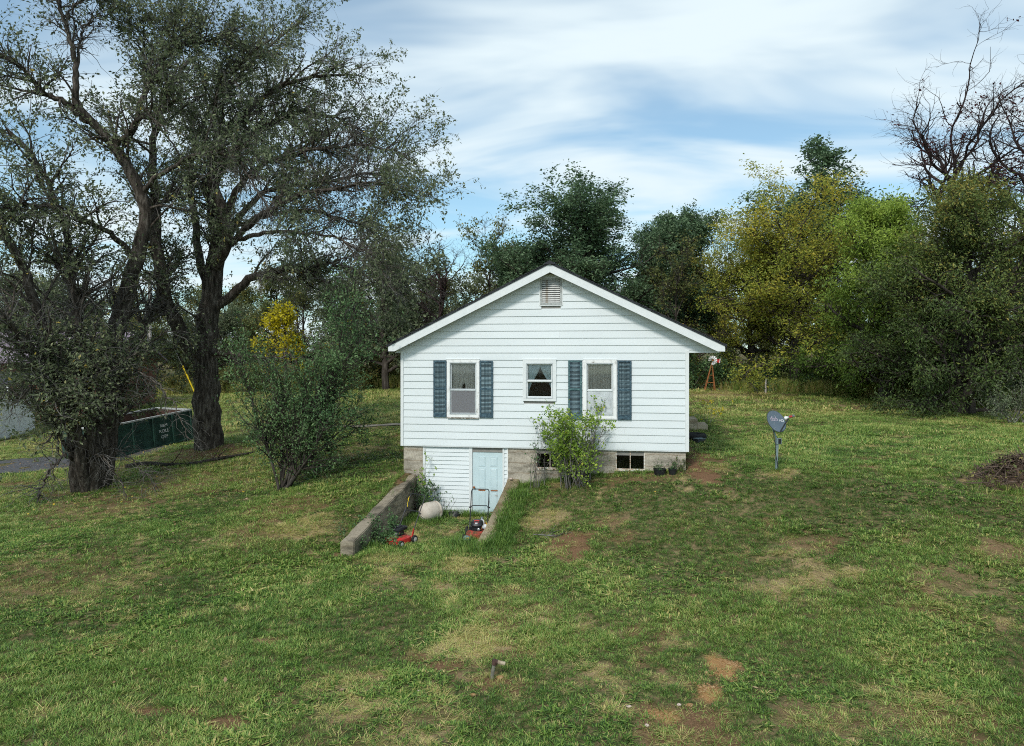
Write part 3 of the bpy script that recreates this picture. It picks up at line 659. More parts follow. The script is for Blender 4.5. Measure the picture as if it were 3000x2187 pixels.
MB().box(dx0 - .02, dx1 + .02, .0, .19, -.06, -.004).build('door_sill', M['trim'], house)
# basement windows
for (x0, x1, z0, z1) in bw:
    w = frame(MB(), x0 + .001, x1 - .001, z0 + .001, z1 - .001, .028, .045, .09, tb=.03, tt=.012).build('basement_window', M['rustpaint'], house)
    xm = (x0 + x1) / 2; MB().box(xm - .011, xm + .011, .05, .085, z0 + .032, z1 - .014).build('mullion', M['rustpaint'], w)
    for a, b in ((x0 + .03, xm - .012), (xm + .012, x1 - .03)): MB().box(a, b, .066, .070, z0 + .032, z1 - .014).build('pane', M['glass_dark'], w)
    MB().box(x0 - .03, x1 + .03, .012, .034, z0 - .035, z0 - .001).build('sill', M['rustpaint'], w)

# ------------------------------------------------------------------ retaining walls
def wall_block(name, corners, tops, bottoms, mat, label):
    """corners: outline stations [(inner x,y),(outer x,y)] from the house outwards, with top heights; chunky, slightly uneven edges"""
    m = MB(); n = len(corners); vs = []
    for (pi, po), zt, zb in zip(corners, tops, bottoms):
        vs += [(pi[0], pi[1], zb), (po[0], po[1], zb), (po[0], po[1], zt - .01), (pi[0], pi[1], zt)]
    fs = [(0, 1, 2, 3), tuple((n - 1) * 4 + k for k in (3, 2, 1, 0))]
    for i in range(n - 1):
        for k in range(4): fs.append((i * 4 + k, (i + 1) * 4 + k, (i + 1) * 4 + (k + 1) % 4, i * 4 + (k + 1) % 4))
    m.add(vs, fs)
    o = m.build(name, mat, None, bevel=.018); return prop(o, label, 'retaining wall')
rw = random.Random(3)
st = []; tp = []; bt = []
for i in range(15):
    ly = .03 - i * 4.75 / 14; t = i / 14
    st.append((h2w(.45 + rw.uniform(-.012, .012), ly), h2w(.13 + rw.uniform(-.015, .015), ly))); tp.append(1.10 - .71 * t + rw.uniform(-.005, .005)); bt.append(-.35)
wall_left = wall_block('retaining_wall', st, tp, bt, M['wallconc'], 'dark stained concrete retaining wall beside the red mower with long handle')
st = []; tp = []; bt = []
for i in range(11):
    ly = .03 - i * 3.35 / 10; t = i / 10; a = rwall_in(ly)
    st.append((h2w(a + rw.uniform(-.012, .012), ly), h2w(a + .34 + rw.uniform(-.015, .015), ly))); tp.append(1.05 - .90 * t ** .9 + rw.uniform(-.01, .01)); bt.append(-.35)
wall_right = wall_block('retaining_wall', st, tp, bt, M['wallconc2'], 'mossy tan concrete retaining wall sloping down from the basement door, half buried in grass')

# ------------------------------------------------------------------ trees
def tubes_mesh(name, groups):
    """groups: list of (P [m,k,3], R [m,k], sides)"""
    Vs = []; Qs = []; off = 0
    for Pp, Rr, ns in groups:
        m, k, _ = Pp.shape
        if m == 0: continue
        T = np.empty_like(Pp); T[:, 1:-1] = Pp[:, 2:] - Pp[:, :-2]; T[:, 0] = Pp[:, 1] - Pp[:, 0]; T[:, -1] = Pp[:, -1] - Pp[:, -2]; T = nrm(T)
        ref = np.where(np.abs(nrm(Pp[:, -1] - Pp[:, 0])[:, 2:3]) > .75, np.array([[1., .2, 0]]), np.array([[0, 0, 1.]]))[:, None, :]
        a = nrm(np.cross(T, np.broadcast_to(ref, T.shape))); b = np.cross(T, a)
        an = np.arange(ns) * 2 * math.pi / ns
        V = Pp[:, :, None, :] + Rr[:, :, None, None] * (a[:, :, None, :] * np.cos(an)[None, None, :, None] + b[:, :, None, :] * np.sin(an)[None, None, :, None])
        idx = off + np.arange(m * k * ns).reshape(m, k, ns)
        j2 = np.roll(np.arange(ns), -1)
        q = np.stack([idx[:, :-1], idx[:, :-1][:, :, j2], idx[:, 1:][:, :, j2], idx[:, 1:]], -1).reshape(-1, 4)
        Vs.append(V.reshape(-1, 3)); Qs.append(q); off += m * k * ns
    return np_mesh(name, np.concatenate(Vs), quads=np.concatenate(Qs), smooth=True)
def resample(pts, k):
    pts = np.array(pts, float); n = len(pts); s = np.r_[0, np.cumsum(np.linalg.norm(np.diff(pts, axis=0), axis=1))]; s /= s[-1]
    tt = np.linspace(0, 1, k); out = np.stack([np.interp(tt, s, pts[:, i]) for i in range(3)], 1)
    for _ in range(2): out[1:-1] = .25 * out[:-2] + .5 * out[1:-1] + .25 * out[2:]
    return out
def sprout(g, Pp, Rr, n, t0, t1, L0, L1, angle, npts, wob, grav, rs=.6, up=0., rmax=None, rmin=.004, w=None, asd=.25, tip=.3, lt=0.):
    m, k, _ = Pp.shape
    if w is None: w = np.linalg.norm(np.diff(Pp, axis=1), axis=2).sum(1)
    idx = g.choice(m, n, p=w / w.sum()); t = g.uniform(t0, t1, n); f = t * (k - 1); i = np.clip(f.astype(int), 0, k - 2); fr = (f - i)[:, None]
    pos = Pp[idx, i] * (1 - fr) + Pp[idx, i + 1] * fr; tan = nrm(Pp[idx, i + 1] - Pp[idx, i]); rp = Rr[idx, i] * (1 - fr[:, 0]) + Rr[idx, i + 1] * fr[:, 0]
    perp = nrm(np.cross(tan, g.normal(size=(n, 3)))); a = g.normal(angle, asd, n)[:, None]
    d = tan * np.cos(a) + perp * np.sin(a); d[:, 2] += up; d = nrm(d)
    L = g.uniform(L0, L1, n) * (1 - lt * t); step = (L / (npts - 1))[:, None]
    out = np.empty((n, npts, 3)); out[:, 0] = pos; p = pos
    for s in range(1, npts):
        d = nrm(d + g.normal(0, wob, (n, 3)) + np.array([0, 0, grav])); p = p + d * step; out[:, s] = p
    r0 = np.maximum(np.minimum(rp * rs, (L * .022 if rmax is None else rmax)), rmin)
    R = r0[:, None] * np.linspace(1, tip, npts)[None]
    return out, R
def leaves(g, Pp, n, t0, size, wid=.5, spread=.05, droop=.2, tint=None, tsd=.2, w=None, up=.0):
    m, k, _ = Pp.shape
    idx = g.integers(0, m, n) if w is None else g.choice(m, n, p=w / w.sum())
    t = t0 + (1 - t0) * g.random(n); f = t * (k - 1); i = np.clip(f.astype(int), 0, k - 2); fr = (f - i)[:, None]
    pos = Pp[idx, i] * (1 - fr) + Pp[idx, i + 1] * fr + g.normal(0, spread, (n, 3)); tan = nrm(Pp[idx, i + 1] - Pp[idx, i])
    a = nrm(tan * .5 + g.normal(0, .6, (n, 3)) + np.array([0, 0, -droop])); nr = nrm(g.normal(0, .55, (n, 3)) + np.array([0, 0, .75 + up])); b = nrm(np.cross(nr, a))
    c = np.cross(a, b)
    L = size * g.uniform(.6, 1.25, n)[:, None]
    V = np.stack([pos, pos + a * L * .5 + b * L * wid * .5 + c * L * .1, pos + a * L, pos + a * L * .5 - b * L * wid * .5 + c * L * .1], 1)
    tt = g.normal(.5, tsd, n) if tint is None else tint(pos, idx) + g.normal(0, tsd, n)
    return V, np.repeat(np.clip(tt, 0, 1), 4)
def leaf_mesh(name, parts):
    V = np.concatenate([p[0].reshape(-1, 3) for p in parts]); T = np.concatenate([p[1] for p in parts])
    return np_mesh(name, V, quads=np.arange(len(V)).reshape(-1, 4), attrs={'tint': T})
def bark(name, c0, c1, c2, sc=3.):
    return pm(name, [(0.32, c0), (0.5, c1), (0.7, c2)], sc, .95, 1.0, sc * 3.2, mscale=(2.2, 2.2, .45), spec=.15, dist=.4)
M['bark'] = bark('dark_furrowed_bark', (.016, .013, .010), (.070, .058, .047), (.19, .165, .14), 5)
M['bark_grey'] = bark('grey_twig_bark', (.06, .055, .05), (.13, .12, .11), (.24, .23, .21))
M['bark_bg'] = bark('brown_grey_bark', (.025, .02, .017), (.06, .05, .042), (.12, .105, .09))
M['bark_red'] = bark('reddish_dark_bark', (.02, .013, .013), (.05, .035, .033), (.09, .07, .065))
M['lf_elm'] = leaf_mat('grey_green_elm_leaf', [(0, (.052, .075, .036)), (.45, (.150, .185, .095)), (.85, (.30, .335, .19)), (.97, (.40, .41, .21)), (1, (.60, .46, .10))], .4)
M['lf_bush'] = leaf_mat('deep_green_bush_leaf', [(0, (0.034, 0.077, 0.031)), (.5, (0.085, 0.166, 0.062)), (1, (0.216, 0.323, 0.131))], .3)
M['lf_lime'] = leaf_mat('lime_shrub_leaf', [(0, (0.103, 0.196, 0.029)), (.5, (0.287, 0.437, 0.069)), (.9, (0.460, 0.575, 0.092)), (1, (0.713, 0.632, 0.092))], .45)
M['lf_oak'] = leaf_mat('dark_oak_leaf', [(0, (0.055, 0.100, 0.051)), (.5, (0.120, 0.196, 0.099)), (1, (0.255, 0.346, 0.182))], .3)
M['lf_yellow'] = leaf_mat('yellowing_walnut_leaf', [(0, (0.152, 0.207, 0.034)), (.35, (0.330, 0.372, 0.062)), (.7, (0.578, 0.495, 0.076)), (1, (0.750, 0.550, 0.068))], .45)
M['lf_bright'] = leaf_mat('yellow_green_leaf', [(0, (0.048, 0.096, 0.020)), (.5, (0.161, 0.255, 0.046)), (1, (0.385, 0.495, 0.083))], .4)
M['lf_olive'] = leaf_mat('olive_dark_leaf', [(0, (0.032, 0.057, 0.018)), (.5, (0.091, 0.139, 0.039)), (.85, (0.187, 0.232, 0.061)), (1, (0.359, 0.304, 0.071))], .3)
M['lf_gold'] = leaf_mat('golden_leaf', [(0, (.25, .24, .02)), (.5, (.55, .48, .02)), (1, (.72, .58, .03))], .4)
M['lf_red'] = leaf_mat('dark_red_leaf', [(0, (.04, .012, .014)), (1, (.13, .03, .035))], .3)
M['lf_mixed'] = leaf_mat('autumn_mixed_leaf', [(0, (0.065, 0.091, 0.029)), (.45, (0.169, 0.189, 0.058)), (.75, (0.312, 0.273, 0.085)), (1, (0.442, 0.312, 0.091))], .4)
M['lf_silver'] = leaf_mat('silvery_leaf', [(0, (.06, .09, .045)), (.5, (.16, .20, .11)), (1, (.33, .36, .22))], .35)

# --- the two big spreading trees over the yard, limbs laid out one by one
def hero(name, base, limbs, label, seed, nleaf, n1, n2, n3):
    g = np.random.default_rng(seed); b = np.array(base)
    root = empty(name, base, 0, label, 'tree'); big = []; bigR = []
    for pts, r0, r1 in [l[:3] for l in limbs]:
        pp = resample([P(*q) for q in pts], 26); pp[1:-1] += g.normal(0, .035, (24, 3)); big.append(pp - b); bigR.append(np.linspace(r0, r1, 26) ** 1.0)
    Pl = np.stack(big); Rl = np.stack(bigR)
    # flare at the root ends of trunks is in the radii given
    small = Rl.mean(1) < .16; wl = np.linalg.norm(np.diff(Pl, axis=1), axis=2).sum(1) * np.where(small, 1.0, .5)
    nob = np.array([len(l) > 3 for l in limbs]); Pb, Rb = Pl[nob], Rl[nob]; Pall, Rall = Pl, Rl; Pl, Rl, small, wl = Pl[~nob], Rl[~nob], small[~nob], wl[~nob]
    P1, R1_ = sprout(g, Pl, Rl, n1, .25, 1, 1.1, 3.0, .75, 9, .16, .02, .55, .15, rmax=.05, w=wl, lt=.35)
    P2, R2_ = sprout(g, P1, R1_, n2, .12, 1, .5, 1.35, .75, 6, .20, -.05, .6, .05, rmax=.016)
    P2b, R2b = sprout(g, Pl[small], Rl[small], n2 // 4, .3, 1, .5, 1.4, .8, 6, .22, -.05, .4, .1, rmax=.014)
    P2 = np.concatenate([P2, P2b]); R2_ = np.concatenate([R2_, R2b])
    P3, R3_ = sprout(g, P2, R2_, n3, .15, 1, .22, .65, .7, 4, .22, -.10, .7, rmax=.007, rmin=.0045)
    extra = []
    if nob.any():
        B1, BR1 = sprout(g, Pb, Rb, 26 * int(nob.sum()), .2, 1, .5, 1.5, .8, 9, .26, -.06, .5, 0, rmax=.014); B2, BR2 = sprout(g, B1, BR1, 90 * int(nob.sum()), .15, 1, .2, .7, .8, 6, .28, -.08, .6, rmax=.007, rmin=.005); extra = [(B1, BR1, 4), (B2, BR2, 3)]
    add('trunk', tubes_mesh('trunk', [(Pall, Rall, 12), (P1, R1_, 6)]), M['bark'], root)
    tw = prop(add('twigs', tubes_mesh('twigs', [(P2, R2_, 4), (P3, R3_, 3)] + extra), M['bark_grey'], root), kind='stuff')
    # bare patches: whole branches without leaves
    keep2 = vnoise(P2[:, 0, 0] * .35 + 9, P2[:, 0, 2] * .35, seed) > .22; keep3 = vnoise(P3[:, 0, 0] * .35 + 9, P3[:, 0, 2] * .35, seed) > .22
    tin = lambda pos, idx: .46 + .5 * (fbm(pos[:, 0] * .5, pos[:, 2] * .5 + pos[:, 1] * .4, 5, 3) - .5)
    parts = [leaves(g, P3[keep3], int(nleaf * .72), .05, .125, .50, .05, .15, tin, .2), leaves(g, P2[keep2], int(nleaf * .28), .25, .125, .50, .07, .15, tin, .2)]
    prop(add('crown', leaf_mesh('crown', parts), M['lf_elm'], root))
    return root
LB = gnd(268, 1432); RB = gnd(612, 1312)
dl, dr = LB[1], RB[1]
limbsL = [
    ([(262, 1470, dl), (275, 1400, dl), (296, 1271, dl + .1), (318, 1125, dl + .3), (347, 927, dl + .6), (397, 768, dl + .9), (437, 662, dl + 1.0), (421, 583, dl + .8), (367, 470, dl + .6), (344, 425, dl + .4), (258, 356, dl), (224, 310, dl - .3)], .42, .12),
    ([(300, 1450, dl + .1), (318, 1330, dl + .2), (340, 1200, dl + .7), (372, 1080, dl + 1.5), (420, 960, dl + 2.2), (470, 860, dl + 3), (500, 760, dl + 3.6)], .24, .06),
    ([(235, 1460, dl - .1), (228, 1340, dl - .3), (200, 1220, dl - .7), (150, 1060, dl - 1.2), (110, 900, dl - 1.6), (60, 760, dl - 2.0), (-20, 620, dl - 2.4), (-90, 480, dl - 2.6)], .26, .07),
    ([(250, 1450, dl - .2), (240, 1300, dl - .8), (180, 1150, dl - 1.6), (90, 1010, dl - 2.4), (-10, 920, dl - 3.0), (-130, 860, dl - 3.4)], .20, .04),
    ([(280, 1440, dl - .15), (270, 1280, dl - .6), (255, 1120, dl - .9), (230, 980, dl - 1.0), (210, 830, dl - 1.0), (190, 650, dl - .9), (120, 480, dl - 1.2), (20, 380, dl - 1.5)], .20, .05),
    ([(258, 356, dl), (190, 300, dl - .2), (115, 270, dl - .5), (86, 218, dl - .8), (20, 170, dl - 1.2), (-60, 120, dl - 1.6)], .11, .03),
    ([(224, 310, dl - .3), (224, 264, dl - .3), (215, 143, dl - .4), (189, 57, dl - .5), (172, -10, dl - .6), (150, -80, dl - .6)], .11, .03),
    ([(222, 200, dl - .3), (247, 75, dl), (298, 40, dl + .3), (340, 60, dl + .5)], .05, .012),
    ([(195, 70, dl - .5), (220, 20, dl - .2), (290, -30, dl), (380, 30, dl + .3), (420, 60, dl + .4)], .035, .01),
    ([(344, 425, dl + .4), (402, 356, dl + .2), (488, 321, dl), (522, 293, dl - .2)], .10, .04),
    ([(367, 430, dl + .5), (430, 258, dl + .9), (476, 172, dl + 1.2), (516, 132, dl + 1.4), (631, 118, dl + 1.7), (717, 75, dl + 2)], .10, .02),
    ([(476, 172, dl + 1.2), (481, 110, dl + 1.2), (508, 29, dl + 1.2)], .035, .012),
    ([(413, 574, dl + .8), (453, 522, dl + .4), (574, 453, dl - .2), (677, 453, dl - .8), (729, 505, dl - 1.2), (757, 556, dl - 1.4), (800, 640, dl - 1.6)], .09, .015),
    ([(397, 760, dl + .9), (330, 690, dl + .2), (240, 640, dl - .8), (140, 600, dl - 1.6), (40, 600, dl - 2.2), (-60, 640, dl - 2.6)], .10, .03),
    ([(437, 662, dl + 1), (470, 600, dl + 2), (520, 560, dl + 3), (600, 600, dl + 3.8), (660, 660, dl + 4)], .09, .02),
    ([(318, 1125, dl + .3), (400, 1080, dl - .4), (470, 1130, dl - .9), (520, 1210, dl - 1.2), (560, 1290, dl - 1.3)], .04, .01, 1),
    ([(230, 1350, dl - .3), (190, 1330, dl - .9), (150, 1370, dl - 1.2), (125, 1430, dl - 1.4), (108, 1478, dl - 1.5)], .06, .018, 1),
    ([(290, 1300, dl), (350, 1320, dl - .6), (430, 1390, dl - 1.2), (500, 1480, dl - 1.5)], .03, .008, 1),
    ([(240, 1340, dl - .4), (300, 1330, dl - 1.2), (360, 1420, dl - 1.8), (380, 1500, dl - 2)], .03, .008, 1),
    ([(240, 1380, dl - .3), (170, 1260, dl - 1.2), (90, 1180, dl - 2.0), (10, 1150, dl - 2.4), (-60, 1180, dl - 2.6)], .07, .015),
    ([(275, 1330, dl - .3), (250, 1200, dl - 1.2), (190, 1110, dl - 1.8), (130, 1080, dl - 2.2)], .06, .015),
    ([(180, 1150, dl - 1.6), (110, 1120, dl - 2.2), (60, 1160, dl - 2.6), (20, 1230, dl - 2.8)], .035, .008, 1),
    ([(200, 1220, dl - .7), (170, 1280, dl - 1.5), (165, 1360, dl - 1.8), (150, 1450, dl - 2)], .03, .008, 1),
    ([(230, 980, dl - 1.0), (130, 960, dl - 1.8), (60, 1000, dl - 2.3), (0, 1080, dl - 2.6)], .04, .008, 1),
]
limbsR = [
    ([(612, 1340, dr), (610, 1290, dr), (606, 1200, dr), (602, 1100, dr), (606, 1000, dr), (612, 900, dr), (625, 800, dr + .1), (640, 700, dr + .2), (625, 560, dr + .3), (602, 533, dr + .2)], .55, .24),
    ([(600, 1080, dr), (570, 1040, dr - .2), (540, 990, dr - .5), (505, 935, dr - .9), (478, 880, dr - 1.2), (470, 800, dr - 1.3), (455, 700, dr - 1.2), (459, 620, dr - 1.0), (440, 500, dr - .8), (450, 380, dr - .6), (500, 250, dr - .4), (560, 170, dr)], .30, .05),
    ([(625, 800, dr + .1), (660, 740, dr - .3), (672, 680, dr - .6), (640, 560, dr - .5), (602, 533, dr - .4), (637, 436, dr - .3), (677, 373, dr - .2), (729, 327, dr), (792, 264, dr + .3), (849, 235, dr + .5), (975, 218, dr + .9), (1061, 224, dr + 1.2)], .24, .03),
    ([(640, 640, dr + .2), (625, 539, dr + .6), (688, 442, dr + 1), (763, 373, dr + 1.3), (860, 327, dr + 1.7), (947, 333, dr + 2), (1040, 370, dr + 2.3), (1110, 420, dr + 2.5)], .17, .03),
    ([(640, 700, dr + .2), (688, 556, dr), (746, 499, dr - .4), (832, 453, dr - .9), (918, 439, dr - 1.3), (1021, 425, dr - 1.7), (1119, 425, dr - 2.0), (1200, 470, dr - 2.2)], .15, .02),
    ([(640, 720, dr + .2), (746, 574, dr + .5), (803, 551, dr + .9), (941, 539, dr + 1.6), (1044, 511, dr + 2.1), (1147, 511, dr + 2.6), (1225, 520, dr + 2.9)], .13, .015),
    ([(650, 740, dr), (746, 642, dr - .8), (889, 562, dr - 1.6), (987, 556, dr - 2.2), (1062, 528, dr - 2.6), (1147, 551, dr - 3.0), (1205, 590, dr - 3.2)], .13, .015),
    ([(630, 900, dr), (679, 871, dr - .1), (701, 835, dr - .2), (737, 820, dr - .3), (772, 800, dr - .4), (833, 785, dr - .6), (893, 790, dr - .8), (944, 820, dr - 1.1), (979, 856, dr - 1.4), (1030, 901, dr - 1.8), (1060, 940, dr - 2.0)], .19, .03),
    ([(893, 790, dr - .8), (960, 770, dr - 1.2), (1040, 790, dr - 1.8), (1110, 830, dr - 2.2), (1160, 850, dr - 2.5)], .06, .012),
    ([(602, 1045, dr), (646, 1037, dr - .4), (706, 1037, dr - .9), (760, 1050, dr - 1.3), (812, 1052, dr - 1.6), (860, 1040, dr - 1.8)], .09, .03, 1),
    ([(612, 900, dr), (585, 760, dr + .8), (560, 600, dr + 1.6), (560, 450, dr + 2.2), (600, 330, dr + 2.6), (690, 230, dr + 3.0), (760, 150, dr + 3.3), (850, 90, dr + 3.6), (905, 45, dr + 3.8)], .18, .02),
    ([(637, 436, dr - .3), (620, 340, dr - .8), (650, 240, dr - 1.4), (720, 170, dr - 1.8), (800, 110, dr - 2)], .10, .02),
    ([(505, 935, dr - .9), (440, 900, dr - 2), (370, 930, dr - 3), (320, 1000, dr - 3.6)], .07, .02, 1),
    ([(700, 700, dr - .3), (800, 680, dr - 1.4), (900, 680, dr - 2.4), (1000, 700, dr - 3.2), (1090, 750, dr - 3.8), (1150, 800, dr - 4)], .09, .012),
    ([(640, 700, dr + .2), (720, 650, dr + 2), (820, 620, dr + 3.4), (940, 620, dr + 4.4), (1060, 660, dr + 5), (1150, 720, dr + 5.2)], .11, .02),
]
hero('spreading_tree', LB, limbsL, 'many-stemmed dark tree leaning over the drive with dead twiggy low branches', 11, 58000, 420, 3400, 8200)
hero('spreading_tree', RB, limbsR, 'big thick-trunked tree with arching limbs reaching out towards the house roof', 12, 58000, 420, 3400, 8200)
def bare_low_twigs():
    pass

# --- generic trees
def tree_meshes(name, seed, height, spread, trunk_r, t0, nl, n2, n3, nleaf, lsize, barkm, leafm, elev=(.25, 1.1), wob=.14, lean=0., env='dome', wid=.55, tint=None, droop=.15, leafless=0., curl=.02, clump=.16, thick=1.0):
    """returns (trunk mesh, crown mesh or None); trunk foot at the origin"""
    g = np.random.default_rng(seed)
    k = 16; zz = np.linspace(-.3, height * .82, k); tp = np.stack([np.cumsum(g.normal(0, .05 * height / 12, k)) + lean * zz / height, np.cumsum(g.normal(0, .05 * height / 12, k)), zz], 1)
    tp[:, :2] -= tp[1, :2]
    TP = tp[None]; TR = (trunk_r * np.linspace(1.15, .18, k))[None]
    t = np.sort(g.uniform(t0, 1, nl)); h = t
    if env == 'dome': Ls = spread * np.sqrt(np.clip(1 - ((h - .45) / .62) ** 2, .08, 1))
    elif env == 'column': Ls = spread * np.clip(1.15 - .75 * h, .2, 1)
    elif env == 'broad': Ls = spread * np.clip(1.05 - .35 * np.abs(h - .55), .3, 1)
    else: Ls = spread * np.clip(.45 + .6 * h, .3, 1.05)
    Ls = Ls * g.uniform(.75, 1.15, nl); az = np.arange(nl) * 2.399 + g.normal(0, .35, nl); el = elev[0] + (elev[1] - elev[0]) * (t - t0) / (1 - t0) + g.normal(0, .12, nl)
    f = t * (k - 1); i = np.clip(f.astype(int), 0, k - 2); fr = (f - i)[:, None]; p = tp[i] * (1 - fr) + tp[i + 1] * fr
    d = np.stack([np.cos(az) * np.cos(el), np.sin(az) * np.cos(el), np.sin(el)], 1); kk = 12; P1 = np.empty((nl, kk, 3)); P1[:, 0] = p; st_ = (Ls / (kk - 1))[:, None]; q = p
    for s in range(1, kk):
        d = nrm(d + g.normal(0, wob, (nl, 3)) + np.array([0, 0, curl])); q = q + d * st_; P1[:, s] = q
    R1_ = np.minimum(TR[0][i] * .62, .035 * Ls + .02)[:, None] * np.linspace(1, .2, kk)[None]
    P2, R2_ = sprout(g, P1, R1_, n2, .2, 1, spread * .16, spread * .46, .7, 7, wob * 1.2, .02, .6, .12, rmax=.05, rmin=.012, lt=.25)
    P3, R3_ = sprout(g, P2, R2_, n3, .2, 1, spread * .07, spread * .20, .75, 5, wob * 1.4, .0, .6, rmax=.02, rmin=.008)
    R1_, R2_, R3_ = R1_ * thick, R2_ * thick, R3_ * thick
    tm = tubes_mesh(name + '_wood', [(TP, TR, 10), (P1, R1_, 6), (P2, R2_, 4), (P3, R3_, 3)]); tm.materials.append(barkm)
    if nleaf == 0: return tm, None
    if leafless:
        k3 = vnoise(P3[:, -1, 0] * .6 + 3, P3[:, -1, 2] * .6 + P3[:, -1, 1] * .4, seed) > leafless; P3 = P3[k3]
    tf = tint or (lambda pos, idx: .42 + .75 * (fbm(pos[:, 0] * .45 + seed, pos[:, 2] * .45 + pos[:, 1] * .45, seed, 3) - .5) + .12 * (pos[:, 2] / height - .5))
    cm = leaf_mesh(name + '_leaves', [leaves(g, P3, nleaf, .1, lsize, wid, clump, droop, tf, .15)]); cm.materials.append(leafm)
    return tm, cm
def place(name, meshes, x, y, label, scale=1., rz=0., cat='tree', group=None, sz=None, dz=0.):
    root = empty(name, (x, y, hgt(x, y) + dz), rz, label, cat, group); root.scale = (scale, scale, sz or scale)
    add('trunk' if cat == 'tree' else 'stems', meshes[0], None, root)
    if meshes[1] is not None: add('crown' if cat == 'tree' else 'foliage', meshes[1], None, root)
    return root
def at(px, D): return ((px - 1500) / F * D, D)
oak = tree_meshes('oak', 31, 15.4, 6.1, .38, .16, 46, 640, 4200, 62000, .20, M['bark_bg'], M['lf_oak'], elev=(.15, 1.25), env='broad', wid=.62, clump=.14)
place('oak_tree', oak, *at(1690, 50), 'tall dark green oak rising straight behind the house ridge', 1.2, .6, sz=.79)
col1 = tree_meshes('column_oak', 32, 13.2, 3.9, .28, .10, 40, 520, 3200, 46000, .19, M['bark_bg'], M['lf_oak'], elev=(.3, 1.25), env='dome', clump=.14)
place('oak_tree', col1, *at(2010, 49), 'dense dark tree standing between the house roof and the yellow tree', sz=.92)
place('oak_tree', col1, *at(1930, 56), 'narrow dark tree half hidden behind the dense one over the right roof slope', .93, 2.0)
place('oak_tree', col1, *at(1530, 54), 'lower dark oak merging into the big oak over the left roof slope', .95, 1.0, sz=.78)
wal = tree_meshes('walnut', 33, 14.0, 6.2, .34, .14, 34, 560, 3400, 42000, .19, M['bark_bg'], M['lf_yellow'], elev=(.02, 1.05), wob=.17, env='broad', leafless=.22, droop=.35, wid=.5, clump=.20)
place('walnut_tree', wal, *at(2330, 42), 'airy yellow-leaved tree with many bare grey branches', .95, 1.2, sz=.74)
place('walnut_tree', wal, *at(2200, 46), 'low yellow-green spreading tree beside the windmill', .66, 3.5)
eve = tree_meshes('tall_oak', 34, 20.0, 4.4, .36, .3, 36, 460, 3000, 36000, .22, M['bark_bg'], M['lf_oak'], elev=(.3, 1.3), env='dome')
place('oak_tree', eve, *at(2420, 54), 'tall dark green crown towering behind the yellow tree', 1.45, .4, sz=.93)
bri = tree_meshes('hackberry', 35, 11.6, 4.2, .30, .08, 42, 560, 3400, 52000, .185, M['bark_bg'], M['lf_bright'], elev=(.0, 1.2), env='dome', droop=.5, wid=.42, tint=lambda pos, idx: -.05 + .75 * fbm(pos[:, 0] * .5, pos[:, 2] * .5 + pos[:, 1] * .4, 4, 3) + .045 * pos[:, 2])  # leaf tint rises with height: the lit top is put into the colour
place('hackberry_tree', bri, *at(2590, 36), 'yellow-green leafy tree whose lit top stands before the bare branches', .95, sz=.88)
den = tree_meshes('dense_tree', 36, 11.4, 4.6, .36, .05, 52, 700, 4400, 64000, .17, M['bark_bg'], M['lf_olive'], elev=(-.15, 1.2), env='dome', droop=.6, wid=.4, tint=lambda pos, idx: .05 + .62 * fbm(pos[:, 0] * .5, pos[:, 2] * .5 + pos[:, 1] * .4, 4, 3) + .035 * pos[:, 2])  # shaded skirt and sunlit top painted in by a height-based leaf tint
place('dense_tree', den, *at(2830, 31), 'dense olive tree with leaves hanging nearly to the mown grass', .95, sz=.84)
place('dense_tree', den, *at(3080, 34), 'dense olive tree next along the wood edge past the dark trunks', .9, 2.1, sz=.72)
place('dense_tree', den, *at(2690, 39), 'shadowed olive tree filling the gap between the bright green tree and the hanging one', .72, 4.0)
bare = tree_meshes('bare_tree', 37, 20.5, 9.2, .42, .30, 22, 340, 1900, 1500, .22, M['bark_red'], M['lf_red'], elev=(.30, 1.15), wob=.24, env='fan', leafless=.72, curl=.05, thick=1.35)
place('bare_tree', bare, *at(2790, 46), 'bare branching tree with dark red leaf clusters against the sky', .92, 2.2, sz=.86)
place('bare_tree', bare, *at(3030, 44), 'bare crooked tree at the far edge of the wood, taller than the olive trees', .92, 4.6, sz=.86)
# the wood behind: copies of a few kinds
mixd = tree_meshes('mixed_tree', 38, 9.6, 3.4, .18, .15, 26, 300, 1700, 8500, .24, M['bark_bg'], M['lf_mixed'], elev=(.3, 1.25), env='dome', leafless=.28, clump=.18)
thin = tree_meshes('thin_tree', 39, 9.0, 3.0, .15, .25, 20, 220, 1300, 2600, .20, M['bark_bg'], M['lf_mixed'], elev=(.5, 1.3), env='fan', leafless=.55, clump=.14)
elm2 = tree_meshes('green_tree', 40, 10.5, 3.8, .2, .1, 28, 340, 1900, 11500, .25, M['bark_bg'], M['lf_elm'], elev=(.2, 1.2), env='dome', leafless=.15, clump=.2)
gold = tree_meshes('gold_tree', 41, 6.0, 2.0, .12, .3, 16, 160, 900, 2600, .24, M['bark_bg'], M['lf_gold'], elev=(.3, 1.2), env='dome', leafless=.25)
place('golden_tree', gold, *at(836, 50), 'small golden-yellow tree glowing behind the arching limb')
place('golden_tree', gold, *at(1010, 60), 'sparse golden tree deeper in the wood left of the roof', .8, 2.)
place('thin_tree', bare, *at(1290, 58), 'slim nearly leafless tree with reddish top left of the roof', .52, 1.1, sz=.53)
place('thin_tree', thin, *at(1435, 57), 'slender tree with few yellow leaves near the roof slope', 1.25, .3)
place('mixed_tree', mixd, *at(1500, 60), 'yellowing tree tucked against the oak', 1.15, 1.9)
place('green_tree', elm2, *at(1130, 50), 'leafy grey-green tree under the tips of the arching limbs', 1.22, .5)
